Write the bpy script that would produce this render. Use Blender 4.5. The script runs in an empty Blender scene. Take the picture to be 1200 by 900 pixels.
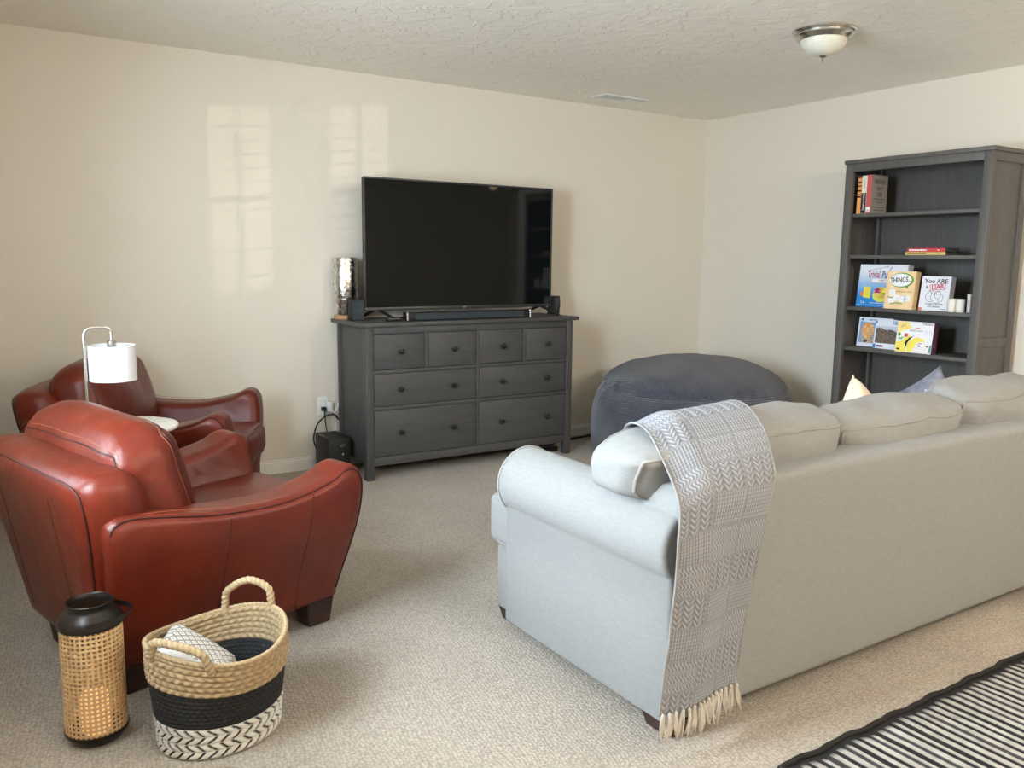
import bpy, bmesh, math, random
import numpy as np
from mathutils import Vector, Matrix, noise, Euler

random.seed(7)
SC = bpy.context.scene
COL = SC.collection
PI = math.pi
S, C = math.sin, math.cos
R = math.radians

# ------------------------------------------------------------------ camera
CAM = Vector((-5.2065, -5.1235, 1.3353))
YAW, PITCH, ROLL, FPX = -0.5766, 0.1451, 0.0113, 990.79
fw = Vector((-S(YAW) * C(PITCH), C(YAW) * C(PITCH), -S(PITCH)))
rt = Vector((C(YAW), S(YAW), 0))
up = rt.cross(fw)
r2 = C(ROLL) * rt + S(ROLL) * up
u2 = -S(ROLL) * rt + C(ROLL) * up
cd = bpy.data.cameras.new('camera')
cam = bpy.data.objects.new('camera', cd)
COL.objects.link(cam)
cam.matrix_world = Matrix(((r2.x, u2.x, -fw.x, CAM.x), (r2.y, u2.y, -fw.y, CAM.y), (r2.z, u2.z, -fw.z, CAM.z), (0, 0, 0, 1)))
cd.sensor_width = 36
cd.lens = FPX / 1200 * 36
cd.clip_start = 0.02
SC.camera = cam

# ------------------------------------------------------------------ view, world, daylight
SC.view_settings.view_transform = 'Standard'
SC.view_settings.look = 'None'
SC.view_settings.gamma = 1
SC.view_settings.use_curve_mapping = False
SC.view_settings.exposure = 0.64
SC.cycles.use_denoising = True
SC.cycles.max_bounces = 10
SC.cycles.diffuse_bounces = 6
SC.cycles.sample_clamp_indirect = 8

w = bpy.data.worlds.new('world')
SC.world = w
w.use_nodes = True
bg = w.node_tree.nodes['Background']
bg.inputs[0].default_value = (0.75, 0.86, 1.0, 1)
bg.inputs[1].default_value = 1.0


def area(name, loc, rot, sx, sy, power, color):
    l = bpy.data.lights.new(name, 'AREA')
    l.shape = 'RECTANGLE'
    l.size, l.size_y = sx, sy
    l.energy = power
    l.color = color
    o = bpy.data.objects.new(name, l)
    COL.objects.link(o)
    o.location = loc
    o.rotation_euler = rot
    return o


# the two windows of the left wall: y ranges and heights
WIN = [(-2.46, -1.86), (-3.42, -2.78)]
WZ0, WZ1 = 0.90, 2.07
XL, YF, XH, H = -5.45, -8.2, 3.0, 2.48
SKYP = (38, 158)
for i, (a, b) in enumerate(WIN):
    area('daylight_window', (XL - 0.16, (a + b) / 2, (WZ0 + WZ1) / 2), (0, R(-90), 0), WZ1 - WZ0, b - a, SKYP[i], (0.74, 0.88, 1.0))
# low sun glancing off something outside, throwing the two pale window patches on the back wall
sl = bpy.data.lights.new('bounced_sun', 'SUN')
sl.energy = 0.38
sl.angle = R(0.12)
sl.color = (1.0, 0.9, 0.74)
so = bpy.data.objects.new('bounced_sun', sl)
COL.objects.link(so)
so.location = (-9, -9, 1)
so.rotation_euler = Vector((0.8, 1.0, 0.085)).to_track_quat('-Z', 'Y').to_euler()


# ------------------------------------------------------------------ materials
def srgb(r, g, b):
    f = lambda c: (c / 255 / 12.92) if c <= 10 else ((c / 255 + 0.055) / 1.055) ** 2.4
    return (f(r), f(g), f(b))


MATS = {}


def mat(name, color, rough=0.6, metal=0.0, spec=0.5, var=None, bump=(), sheen=0.0, coat=0.0, emit=None, estr=0.0, coords='Object', rvar=None, trans=0.0, sss=0.0):
    """var: (scale, second colour, stretch xyz); bump: list of (scale, distance, stretch, detail)"""
    m = bpy.data.materials.new(name)
    m.use_nodes = True
    nt = m.node_tree
    b = nt.nodes['Principled BSDF']
    b.inputs['Base Color'].default_value = (*color, 1)
    b.inputs['Roughness'].default_value = rough
    b.inputs['Metallic'].default_value = metal
    b.inputs['Specular IOR Level'].default_value = spec
    b.inputs['Sheen Weight'].default_value = sheen
    b.inputs['Coat Weight'].default_value = coat
    b.inputs['Transmission Weight'].default_value = trans
    if sss:
        b.inputs['Subsurface Weight'].default_value = sss
        b.inputs['Subsurface Radius'].default_value = (0.01, 0.008, 0.006)
    if emit:
        b.inputs['Emission Color'].default_value = (*emit, 1)
        b.inputs['Emission Strength'].default_value = estr
    tc = nt.nodes.new('ShaderNodeTexCoord')

    def tex(scale, stretch=(1, 1, 1), detail=3.0, kind='noise'):
        mp = nt.nodes.new('ShaderNodeMapping')
        mp.inputs['Scale'].default_value = stretch
        nt.links.new(tc.outputs[coords], mp.inputs['Vector'])
        t = nt.nodes.new('ShaderNodeTexNoise' if kind == 'noise' else 'ShaderNodeTexVoronoi')
        t.inputs['Scale'].default_value = scale
        if kind == 'noise':
            t.inputs['Detail'].default_value = detail
        nt.links.new(mp.outputs[0], t.inputs['Vector'])
        return t
    if var:
        t = tex(var[0], var[2] if len(var) > 2 else (1, 1, 1), 4.0)
        rp = nt.nodes.new('ShaderNodeValToRGB')
        rp.color_ramp.elements[0].position = 0.35
        rp.color_ramp.elements[1].position = 0.68
        rp.color_ramp.elements[0].color = (*color, 1)
        rp.color_ramp.elements[1].color = (*var[1], 1)
        nt.links.new(t.outputs[0], rp.inputs[0])
        nt.links.new(rp.outputs[0], b.inputs['Base Color'])
    if rvar:
        t = tex(rvar[0])
        mr = nt.nodes.new('ShaderNodeMapRange')
        mr.inputs[3].default_value = rvar[1]
        mr.inputs[4].default_value = rvar[2]
        nt.links.new(t.outputs[0], mr.inputs[0])
        nt.links.new(mr.outputs[0], b.inputs['Roughness'])
    prev = None
    for bp in bump:
        t = tex(bp[0], bp[2] if len(bp) > 2 else (1, 1, 1), bp[3] if len(bp) > 3 else 3.0)
        n = nt.nodes.new('ShaderNodeBump')
        n.inputs['Strength'].default_value = 1.0
        n.inputs['Distance'].default_value = bp[1]
        nt.links.new(t.outputs[0], n.inputs['Height'])
        if prev:
            nt.links.new(prev.outputs[0], n.inputs['Normal'])
        prev = n
    if prev:
        nt.links.new(prev.outputs[0], b.inputs['Normal'])
    MATS[name] = m
    return m


def nodes_of(m):
    return m.node_tree, m.node_tree.nodes, m.node_tree.links, m.node_tree.nodes['Principled BSDF']


M_WALL = mat('wall_paint', (0.74, 0.685, 0.59), 0.42, spec=0.4, bump=[(90, 0.0012, (1, 1, 1), 2.0)])
M_CEIL = mat('ceiling_paint', (0.89, 0.85, 0.76), 0.30, spec=0.5)
nt, N, L, B = nodes_of(M_CEIL)
tc = N.new('ShaderNodeTexCoord')
n1 = N.new('ShaderNodeTexNoise'); n1.inputs['Scale'].default_value = 9; n1.inputs['Detail'].default_value = 5; n1.inputs['Roughness'].default_value = 0.6; n1.inputs['Distortion'].default_value = 0.6
L.new(tc.outputs['Object'], n1.inputs['Vector'])
rp = N.new('ShaderNodeValToRGB'); rp.color_ramp.elements[0].position = 0.50; rp.color_ramp.elements[1].position = 0.56
L.new(n1.outputs[0], rp.inputs[0])
bp = N.new('ShaderNodeBump'); bp.inputs['Distance'].default_value = 0.004; bp.inputs['Strength'].default_value = 0.8
L.new(rp.outputs[0], bp.inputs['Height']); L.new(bp.outputs[0], B.inputs['Normal'])

M_TRIM = mat('trim_paint', (0.78, 0.76, 0.72), 0.4)
# looped carpet in rows along x
M_CARPET = mat('carpet', (0.5, 0.45, 0.38), 0.95, spec=0.1, sheen=0.15)
nt, N, L, B = nodes_of(M_CARPET)
tc = N.new('ShaderNodeTexCoord')
mp = N.new('ShaderNodeMapping'); mp.inputs['Scale'].default_value = (85, 140, 1); mp.inputs['Rotation'].default_value = (0, 0, R(6))
L.new(tc.outputs['Object'], mp.inputs[0])
wob = N.new('ShaderNodeTexNoise'); wob.inputs['Scale'].default_value = 7; wob.inputs['Detail'].default_value = 2
L.new(tc.outputs['Object'], wob.inputs['Vector'])
ad = N.new('ShaderNodeVectorMath'); ad.operation = 'MULTIPLY_ADD'; ad.inputs[1].default_value = (3, 3, 0)
L.new(wob.outputs['Color'], ad.inputs[0]); L.new(mp.outputs[0], ad.inputs[2])
vo = N.new('ShaderNodeTexVoronoi'); vo.inputs['Scale'].default_value = 1; vo.inputs['Randomness'].default_value = 0.55
L.new(ad.outputs[0], vo.inputs['Vector'])
big = N.new('ShaderNodeTexNoise'); big.inputs['Scale'].default_value = 1.6; big.inputs['Detail'].default_value = 4
L.new(tc.outputs['Object'], big.inputs['Vector'])
cr = N.new('ShaderNodeValToRGB')
cr.color_ramp.elements[0].position = 0.1; cr.color_ramp.elements[0].color = (0.58, 0.52, 0.445, 1)
cr.color_ramp.elements[1].position = 0.75; cr.color_ramp.elements[1].color = (0.33, 0.29, 0.24, 1)  # shade in the pits between loops painted into the base colour
L.new(vo.outputs['Distance'], cr.inputs[0])
mx = N.new('ShaderNodeMixRGB'); mx.blend_type = 'MULTIPLY'; mx.inputs[0].default_value = 1
c2 = N.new('ShaderNodeValToRGB'); c2.color_ramp.elements[0].position = 0.3; c2.color_ramp.elements[0].color = (0.86, 0.85, 0.84, 1); c2.color_ramp.elements[1].position = 0.7; c2.color_ramp.elements[1].color = (1.06, 1.05, 1.03, 1)
L.new(big.outputs[0], c2.inputs[0]); L.new(cr.outputs[0], mx.inputs[1]); L.new(c2.outputs[0], mx.inputs[2]); L.new(mx.outputs[0], B.inputs['Base Color'])
iv = N.new('ShaderNodeMath'); iv.operation = 'SUBTRACT'; iv.inputs[0].default_value = 1; L.new(vo.outputs['Distance'], iv.inputs[1])
bp = N.new('ShaderNodeBump'); bp.inputs['Distance'].default_value = 0.005; L.new(iv.outputs[0], bp.inputs['Height']); L.new(bp.outputs[0], B.inputs['Normal'])

M_GREYWOOD = mat('grey_stained_wood', srgb(68, 67, 67), 0.5, spec=0.4, var=(3.0, srgb(75, 74, 73), (14, 14, 1.2)), bump=[(30, 0.0006, (8, 8, 0.6))])
M_GREYWOODH = mat('grey_stained_wood_level_grain', srgb(68, 67, 67), 0.5, spec=0.4, var=(3.0, srgb(76, 75, 74), (1.2, 14, 14)), bump=[(30, 0.0006, (0.6, 8, 8))])
M_BOOKWOOD = mat('warm_grey_wood', srgb(86, 83, 80), 0.5, spec=0.4, var=(3.0, srgb(95, 92, 88), (14, 14, 1.2)), bump=[(30, 0.0006, (8, 8, 0.6))])
M_KNOB = mat('black_knob', (0.012, 0.012, 0.014), 0.28)
M_GLOSSBLACK = mat('screen_glass', (0.005, 0.006, 0.0065), 0.04, spec=0.26)
M_BLACKPL = mat('black_plastic', (0.009, 0.009, 0.010), 0.5, spec=0.35)
M_BEZEL = mat('bezel_plastic', (0.03, 0.03, 0.03), 0.32)
M_SLATE = mat('speaker_cloth', (0.025, 0.032, 0.038), 0.75)
M_SILVER = mat('satin_nickel', (0.62, 0.6, 0.56), 0.25, metal=1)
M_CHROME = mat('brushed_steel', (0.75, 0.74, 0.72), 0.22, metal=1)
M_FROST = mat('frosted_glass', (0.70, 0.68, 0.58), 0.35, spec=0.5, sss=0.3)
M_WHITEPL = mat('white_plastic', (0.80, 0.80, 0.78), 0.4)
M_LEATHER = mat('red_leather', srgb(88, 24, 9), 0.38, spec=0.3, var=(5.0, srgb(100, 31, 13), (1, 1, 1)), bump=[(260, 0.0006), (14, 0.004)], rvar=(7, 0.30, 0.46))
nodes_of(M_LEATHER)[3].inputs['Coat Weight'].default_value = 0.2
nodes_of(M_LEATHER)[3].inputs['Coat Roughness'].default_value = 0.34
M_SEAM = mat('leather_seam', srgb(50, 14, 8), 0.5)
M_STITCH = mat('tan_stitching', srgb(140, 78, 50), 0.6)
M_DARKWOOD = mat('dark_wood', srgb(44, 26, 20), 0.45, var=(4, srgb(58, 36, 28), (1, 1, 8)))
M_LINEN = mat('linen_upholstery', (0.275, 0.277, 0.270), 0.9, spec=0.15, sheen=0.08, var=(40, (0.30, 0.302, 0.295), (1, 1, 3)), bump=[(420, 0.0012, (1, 1, 2.2)), (9, 0.003)])
M_PIPE = mat('linen_piping', (0.31, 0.295, 0.275), 0.9, spec=0.15)
M_BAG = mat('charcoal_corduroy', srgb(70, 73, 84), 0.85, spec=0.1, sheen=0.35, var=(5, srgb(84, 86, 96), (1, 1, 1)))
M_VASE = mat('mercury_glass', (0.80, 0.79, 0.75), 0.16, metal=1.0, var=(38, (0.42, 0.40, 0.35), (1, 1, 1)), bump=[(60, 0.004)], rvar=(30, 0.08, 0.4))
M_PALEWOOD = mat('pale_wood', srgb(196, 148, 104), 0.55, var=(6, srgb(178, 128, 86), (1, 1, 6)))
M_SHADE = mat('white_lamp_shade', (0.82, 0.83, 0.85), 0.8)
M_TABLE = mat('cream_table_top', (0.80, 0.77, 0.69), 0.4)
M_CANE = mat('cane_webbing', srgb(206, 174, 130), 0.6, var=(60, srgb(192, 158, 112)))
M_BRONZE = mat('dark_bronze_metal', (0.02, 0.016, 0.014), 0.36, metal=0.5)
M_CANDLE = mat('lit_wax_candle', (0.85, 0.62, 0.38), 0.5, emit=(1.0, 0.50, 0.20), estr=0.55)
M_WAX = mat('white_wax', (0.84, 0.80, 0.74), 0.5, sss=0.2)
M_PAGES = mat('book_pages', srgb(96, 92, 86), 0.8)


def plain(name, rgb, rough=0.5):
    if name in MATS:
        return MATS[name]
    return mat(name, srgb(*rgb), rough)


def attr_mat(name, rough, attr='tint', bump=(), spec=0.3, sheen=0.0):
    """base colour read from the mesh's own colour attribute (yarn and print colours)"""
    m = mat(name, (0.5, 0.5, 0.5), rough, spec=spec, bump=bump, sheen=sheen)
    a = m.node_tree.nodes.new('ShaderNodeAttribute')
    a.attribute_name = attr
    m.node_tree.links.new(a.outputs['Color'], m.node_tree.nodes['Principled BSDF'].inputs['Base Color'])
    return m


# ------------------------------------------------------------------ mesh helpers
def link(name, me, m=None, parent=None, smooth=False, angle=None):
    o = bpy.data.objects.new(name, me)
    COL.objects.link(o)
    if m is not None and not me.materials:
        me.materials.append(m)
    if smooth:
        me.polygons.foreach_set('use_smooth', [True] * len(me.polygons))
        if angle:
            me.set_sharp_from_angle(angle=R(angle))
    if parent is not None:
        o.parent = parent
    return o


def pyd(name, vs, fs, m=None, parent=None, smooth=True, angle=40):
    me = bpy.data.meshes.new(name)
    me.from_pydata([tuple(v) for v in vs], [], [tuple(f) for f in fs])
    me.update()
    return link(name, me, m, parent, smooth, angle)


def frombm(name, bm, m=None, parent=None, smooth=True, angle=35):
    me = bpy.data.meshes.new(name)
    bmesh.ops.recalc_face_normals(bm, faces=bm.faces)
    bm.to_mesh(me)
    bm.free()
    return link(name, me, m, parent, smooth, angle)


def bm_box(bm, x0, x1, y0, y1, z0, z1, bev=0.0, seg=2, mtx=None):
    t = bmesh.new()
    r = bmesh.ops.create_cube(t, size=1)
    for v in r['verts']:
        v.co = Vector(((x0 + x1) / 2 + v.co.x * (x1 - x0), (y0 + y1) / 2 + v.co.y * (y1 - y0), (z0 + z1) / 2 + v.co.z * (z1 - z0)))
    if bev > 0:
        bmesh.ops.bevel(t, geom=t.edges[:] , offset=bev, segments=seg, profile=0.5, affect='EDGES')
    if mtx is not None:
        bmesh.ops.transform(t, matrix=mtx, verts=t.verts)
    me = bpy.data.meshes.new('tmp')
    t.to_mesh(me)
    t.free()
    bm.from_mesh(me)
    bpy.data.meshes.remove(me)


def box(name, x0, x1, y0, y1, z0, z1, m, parent=None, bev=0.003, seg=2, mtx=None):
    bm = bmesh.new()
    bm_box(bm, x0, x1, y0, y1, z0, z1, bev, seg, mtx)
    return frombm(name, bm, m, parent)


def frames(pts, closed):
    n = len(pts)
    P = [Vector(p) for p in pts]
    T = []
    for i in range(n):
        a = P[(i - 1) % n] if (closed or i > 0) else P[i]
        b = P[(i + 1) % n] if (closed or i < n - 1) else P[i]
        t = (b - a)
        T.append(t.normalized() if t.length > 1e-9 else Vector((0, 0, 1)))
    ref = Vector((0, 0, 1)) if abs(T[0].z) < 0.9 else Vector((1, 0, 0))
    u = (ref - T[0] * ref.dot(T[0])).normalized()
    out = []
    for i in range(n):
        u = (u - T[i] * u.dot(T[i]))
        u = u.normalized() if u.length > 1e-9 else T[i].orthogonal().normalized()
        out.append((P[i], u, T[i].cross(u)))
    return out


def tube_data(pts, r, seg=8, closed=False, base=0, radii=None):
    fr = frames(pts, closed)
    vs, fs = [], []
    n = len(fr)
    for i, (p, u, v) in enumerate(fr):
        rr = radii[i] if radii is not None else r
        for k in range(seg):
            a = 2 * PI * k / seg
            vs.append(p + (u * C(a) + v * S(a)) * rr)
    for i in range(n if closed else n - 1):
        j = (i + 1) % n
        for k in range(seg):
            k2 = (k + 1) % seg
            fs.append((base + i * seg + k, base + i * seg + k2, base + j * seg + k2, base + j * seg + k))
    if not closed:
        fs.append(tuple(base + k for k in range(seg))[::-1])
        fs.append(tuple(base + (n - 1) * seg + k for k in range(seg)))
    return vs, fs


def tube(name, pts, r, m, parent=None, seg=8, closed=False, radii=None):
    vs, fs = tube_data(pts, r, seg, closed, 0, radii)
    return pyd(name, vs, fs, m, parent, True, 60)


def catmull(P, n=8, closed=False):
    P = [Vector(p) for p in P]
    out = []
    k = len(P)
    for i in range(k if closed else k - 1):
        g = (lambda j: P[j % k]) if closed else (lambda j: P[min(max(j, 0), k - 1)])
        a, b, c, d = g(i - 1), g(i), g(i + 1), g(i + 2)
        for s in range(n):
            t = s / n
            out.append(0.5 * ((2 * b) + (c - a) * t + (2 * a - 5 * b + 4 * c - d) * t * t + (3 * b - a - 3 * c + d) * t ** 3))
    if not closed:
        out.append(P[-1])
    return out


def lathe(name, prof, m, parent=None, seg=40, sx=1.0, sy=1.0, loc=(0, 0, 0), angle=40, cap=True):
    vs, fs = [], []
    n = len(prof)
    for (r, z) in prof:
        for k in range(seg):
            a = 2 * PI * k / seg
            vs.append((loc[0] + r * sx * C(a), loc[1] + r * sy * S(a), loc[2] + z))
    for i in range(n - 1):
        for k in range(seg):
            k2 = (k + 1) % seg
            fs.append((i * seg + k, i * seg + k2, (i + 1) * seg + k2, (i + 1) * seg + k))
    if cap:
        if prof[0][0] > 1e-6:
            fs.append(tuple(range(seg))[::-1])
        if prof[-1][0] > 1e-6:
            fs.append(tuple((n - 1) * seg + k for k in range(seg)))
    bm = bmesh.new()
    bv = [bm.verts.new(v) for v in vs]
    for f in fs:
        try:
            bm.faces.new([bv[i] for i in f])
        except ValueError:
            pass
    bmesh.ops.remove_doubles(bm, verts=bm.verts, dist=1e-6)
    return frombm(name, bm, m, parent, True, angle)


def offset2d(P, d):
    n = len(P)
    out = []
    for i in range(n):
        a, b, c = P[i - 1], P[i], P[(i + 1) % n]
        e1 = (b[0] - a[0], b[1] - a[1]); e2 = (c[0] - b[0], c[1] - b[1])
        l1 = math.hypot(*e1) or 1e-9; l2 = math.hypot(*e2) or 1e-9
        n1 = (-e1[1] / l1, e1[0] / l1); n2 = (-e2[1] / l2, e2[0] / l2)
        m = (n1[0] + n2[0], n1[1] + n2[1])
        q = max(0.5, 1 + n1[0] * n2[0] + n1[1] * n2[1])
        out.append((b[0] + m[0] / q * d, b[1] + m[1] / q * d))
    return out


def resample(P, step):
    """closed polygon: split every long edge so bending maps look smooth"""
    out = []
    n = len(P)
    for i in range(n):
        a, b = P[i], P[(i + 1) % n]
        k = max(1, int(math.hypot(b[0] - a[0], b[1] - a[1]) / step))
        for s in range(k):
            out.append((a[0] + (b[0] - a[0]) * s / k, a[1] + (b[1] - a[1]) * s / k))
    return out


def loft(name, outline, thick, rnd, fn, m, parent=None, nslice=6, nr=4, capgrid=True, angle=50):
    """outline: closed ccw 2-D polygon; extruded from 0 to thick with rounded rims; fn maps (a, b, t) to 3-D"""
    ar = sum(outline[i - 1][0] * outline[i][1] - outline[i][0] * outline[i - 1][1] for i in range(len(outline)))
    if ar < 0:
        outline = outline[::-1]
    sl = []
    for k in range(nr + 1):
        a = PI / 2 * k / nr
        sl.append((rnd * (1 - C(PI / 2 - a)) if False else rnd * (1 - S(a)), rnd * (1 - C(a))))
    for k in range(1, nslice):
        sl.append((0, rnd + (thick - 2 * rnd) * k / nslice))
    for k in range(nr + 1):
        a = PI / 2 * (nr - k) / nr
        sl.append((rnd * (1 - S(a)), thick - rnd * (1 - C(a))))
    vs, fs = [], []
    n = len(outline)
    for (ins, t) in sl:
        if rnd > 0.04:
            xs_ = [p[0] for p in outline]; ys_ = [p[1] for p in outline]
            cx_, cy_ = (min(xs_) + max(xs_)) / 2, (min(ys_) + max(ys_)) / 2
            kx_, ky_ = 1 - 2 * ins / (max(xs_) - min(xs_)), 1 - 2 * ins / (max(ys_) - min(ys_))
            Q = [(cx_ + (a - cx_) * kx_, cy_ + (b - cy_) * ky_) for a, b in outline]
        else:
            Q = offset2d(outline, ins) if ins > 1e-6 else outline
        for (a, b) in Q:
            vs.append((a, b, t))
    for i in range(len(sl) - 1):
        for k in range(n):
            k2 = (k + 1) % n
            fs.append((i * n + k, i * n + k2, (i + 1) * n + k2, (i + 1) * n + k))
    bm = bmesh.new()
    tg0 = bm.faces.layers.int.new('cap')
    bv = [bm.verts.new(v) for v in vs]
    for f in fs:
        bm.faces.new([bv[i] for i in f])
    tg = tg0
    bm.verts.ensure_lookup_table()
    caps = []
    for base in (0, (len(sl) - 1) * n):
        f = bm.faces.new([bm.verts[base + k] for k in range(n)])
        f[tg] = base + 1
    for base in (0, (len(sl) - 1) * n):
        own = lambda: [f for f in bm.faces if f[tg] == base + 1]
        bmesh.ops.triangulate(bm, faces=own(), ngon_method='BEAUTY')
        for it in range(3):
            ed = [e for e in {e for f in own() for e in f.edges} if all(g[tg] == base + 1 for g in e.link_faces) and e.calc_length() > 0.075]
            if not ed:
                break
            bmesh.ops.subdivide_edges(bm, edges=ed, cuts=1)
            bmesh.ops.triangulate(bm, faces=[f for f in own() if len(f.verts) > 3])
    for v in bm.verts:
        v.co = fn(*v.co)
    return frombm(name, bm, m, parent, True, angle)


def puffbox(hx, hy, hz, r, n=18, puff=(0, 0, 0), wr=0.0, ws=6.0, seed=0.0, pinch=0.0):
    """rounded box point map: returns function p(unit cube point)->Vector plus mesh data"""
    def f(p):
        h = Vector((hx, hy, hz))
        q = Vector([max(-h[i] + r, min(h[i] - r, p[i] * h[i])) for i in range(3)])
        d = Vector([p[i] * h[i] for i in range(3)]) - q
        v = q + (d.normalized() * r if d.length > 1e-9 else d)
        a, b, c = v.x / hx, v.y / hy, v.z / hz
        a, b, c = [max(-1, min(1, t)) for t in (a, b, c)]
        e = Vector((a * puff[0] * (1 - b * b) * (1 - c * c), b * puff[1] * (1 - a * a) * (1 - c * c), c * puff[2] * (1 - a * a) * (1 - b * b)))
        v = v + e
        if pinch:
            k = (abs(a) ** 3) * (abs(c) ** 3)
            v.x += a * pinch * k
            v.z += c * pinch * k * 0.6
            v.y *= 1 - 0.35 * (a * a) ** 3
        if wr:
            nn = noise.noise_vector(Vector((v.x * ws + seed, v.y * ws + seed * 1.7, v.z * ws)))
            v = v + nn * wr
            v = v + noise.noise_vector(Vector((v.x * ws * 2.7 + seed, v.y * ws * 2.7, v.z * ws * 2.7 + 5))) * wr * 0.35
        return v
    bm = bmesh.new()
    bmesh.ops.create_cube(bm, size=2)
    bmesh.ops.subdivide_edges(bm, edges=bm.edges[:], cuts=n, use_grid_fill=True)
    for v in bm.verts:
        v.co = f(v.co.copy())
    return f, bm


def edge_path(f, axis, side, n=20, k=1.0):
    """closed path round the unit cube where the face axis=side meets its rim, mapped by f"""
    pts = []
    sq = []
    for i in range(n):
        sq.append((-1 + 2 * i / n, -1))
    for i in range(n):
        sq.append((1, -1 + 2 * i / n))
    for i in range(n):
        sq.append((1 - 2 * i / n, 1))
    for i in range(n):
        sq.append((-1, 1 - 2 * i / n))
    for (a, b) in sq:
        p = [0, 0, 0]
        o = [i for i in range(3) if i != axis]
        p[axis] = side * k
        p[o[0]], p[o[1]] = a, b
        pts.append(f(Vector(p)))
    return pts


# ------------------------------------------------------------------ tagging
def tag(o, label, cat, group=None):
    o['label'] = label
    o['category'] = cat
    if group:
        o['group'] = group
    return o


def thing(name, label, cat, loc=(0, 0, 0), rz=0.0, group=None):
    o = bpy.data.objects.new(name, None)
    COL.objects.link(o)
    o.empty_display_size = 0.1
    o.location = loc
    o.rotation_euler = (0, 0, rz)
    return tag(o, label, cat, group)


def struct(o):
    o['kind'] = 'structure'
    return o


def copytree(o, parent=None):
    c = o.copy()
    COL.objects.link(c)
    if parent is not None:
        c.parent = parent
    for ch in [x for x in o.children]:
        copytree(ch, c)
    return c


def text(name, s, size, m, parent, mtx, depth=0.0004, align='CENTER', scale=(1, 1), spacing=1.0):
    cu = bpy.data.curves.new('txt', 'FONT')
    cu.body = s
    cu.size = size
    cu.align_x = align
    cu.align_y = 'CENTER'
    cu.extrude = depth
    cu.resolution_u = 3
    cu.offset = size * (0.016 if name == 'title' else 0.006)
    cu.space_line = spacing
    t = bpy.data.objects.new('txt', cu)
    COL.objects.link(t)
    dg = bpy.context.evaluated_depsgraph_get()
    me = bpy.data.meshes.new_from_object(t.evaluated_get(dg))
    bpy.data.objects.remove(t)
    bpy.data.curves.remove(cu)
    for v in me.vertices:
        v.co.x *= scale[0]
        v.co.y *= scale[1]
    me.transform(mtx)
    me.materials.clear()
    me.name = name
    return link(name, me, m, parent)


def poly(name, P, m, parent, mtx, depth=0.0005):
    """flat print: a thin plate from a 2-D outline in the frame mtx"""
    n = len(P)
    vs = [mtx @ Vector((a, b, 0)) for a, b in P] + [mtx @ Vector((a, b, depth)) for a, b in P]
    fs = [tuple(range(n))[::-1], tuple(range(n, 2 * n))] + [(i, (i + 1) % n, n + (i + 1) % n, n + i) for i in range(n)]
    return pyd(name, vs, fs, m, parent, False)


def ell(cx, cy, a, b, n=24, rot=0.0, t0=0, t1=2 * PI):
    out = []
    for i in range(n):
        t = t0 + (t1 - t0) * i / n
        x, y = a * C(t), b * S(t)
        out.append((cx + x * C(rot) - y * S(rot), cy + x * S(rot) + y * C(rot)))
    return out


# ================================================================== SETTING
struct(box('floor', XL - 0.2, XH, YF, 0.12, -0.1, 0.0, M_CARPET, bev=0))
struct(box('ceiling', XL - 0.2, XH, YF, 0.12, H, H + 0.1, M_CEIL, bev=0))
struct(box('wall_back', XL - 0.1, 0.12, 0.0, 0.12, 0.0, H, M_WALL, bev=0))
struct(box('wall_right', 0.0, 0.12, -3.35, 0.0, 0.0, H, M_WALL, bev=0))
struct(box('wall_hall', 0.12, XH, -3.35, -3.23, 0.0, H, M_WALL, bev=0))
struct(box('wall_far', XH, XH + 0.1, YF, -3.23, 0.0, H, M_WALL, bev=0))
struct(box('wall_front', XL - 0.1, XH + 0.1, YF - 0.1, YF, 0.0, H, M_WALL, bev=0))
bm = bmesh.new()
ys = [YF] + [v for ab in sorted(WIN) for v in ab] + [0.0]
for i in range(0, len(ys), 2):
    bm_box(bm, XL - 0.12, XL, ys[i], ys[i + 1], 0, H)
for a, b in WIN:
    bm_box(bm, XL - 0.12, XL, a, b, 0, WZ0)
    bm_box(bm, XL - 0.12, XL, a, b, WZ1, H)
struct(frombm('wall_left', bm, M_WALL, smooth=False))

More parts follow.
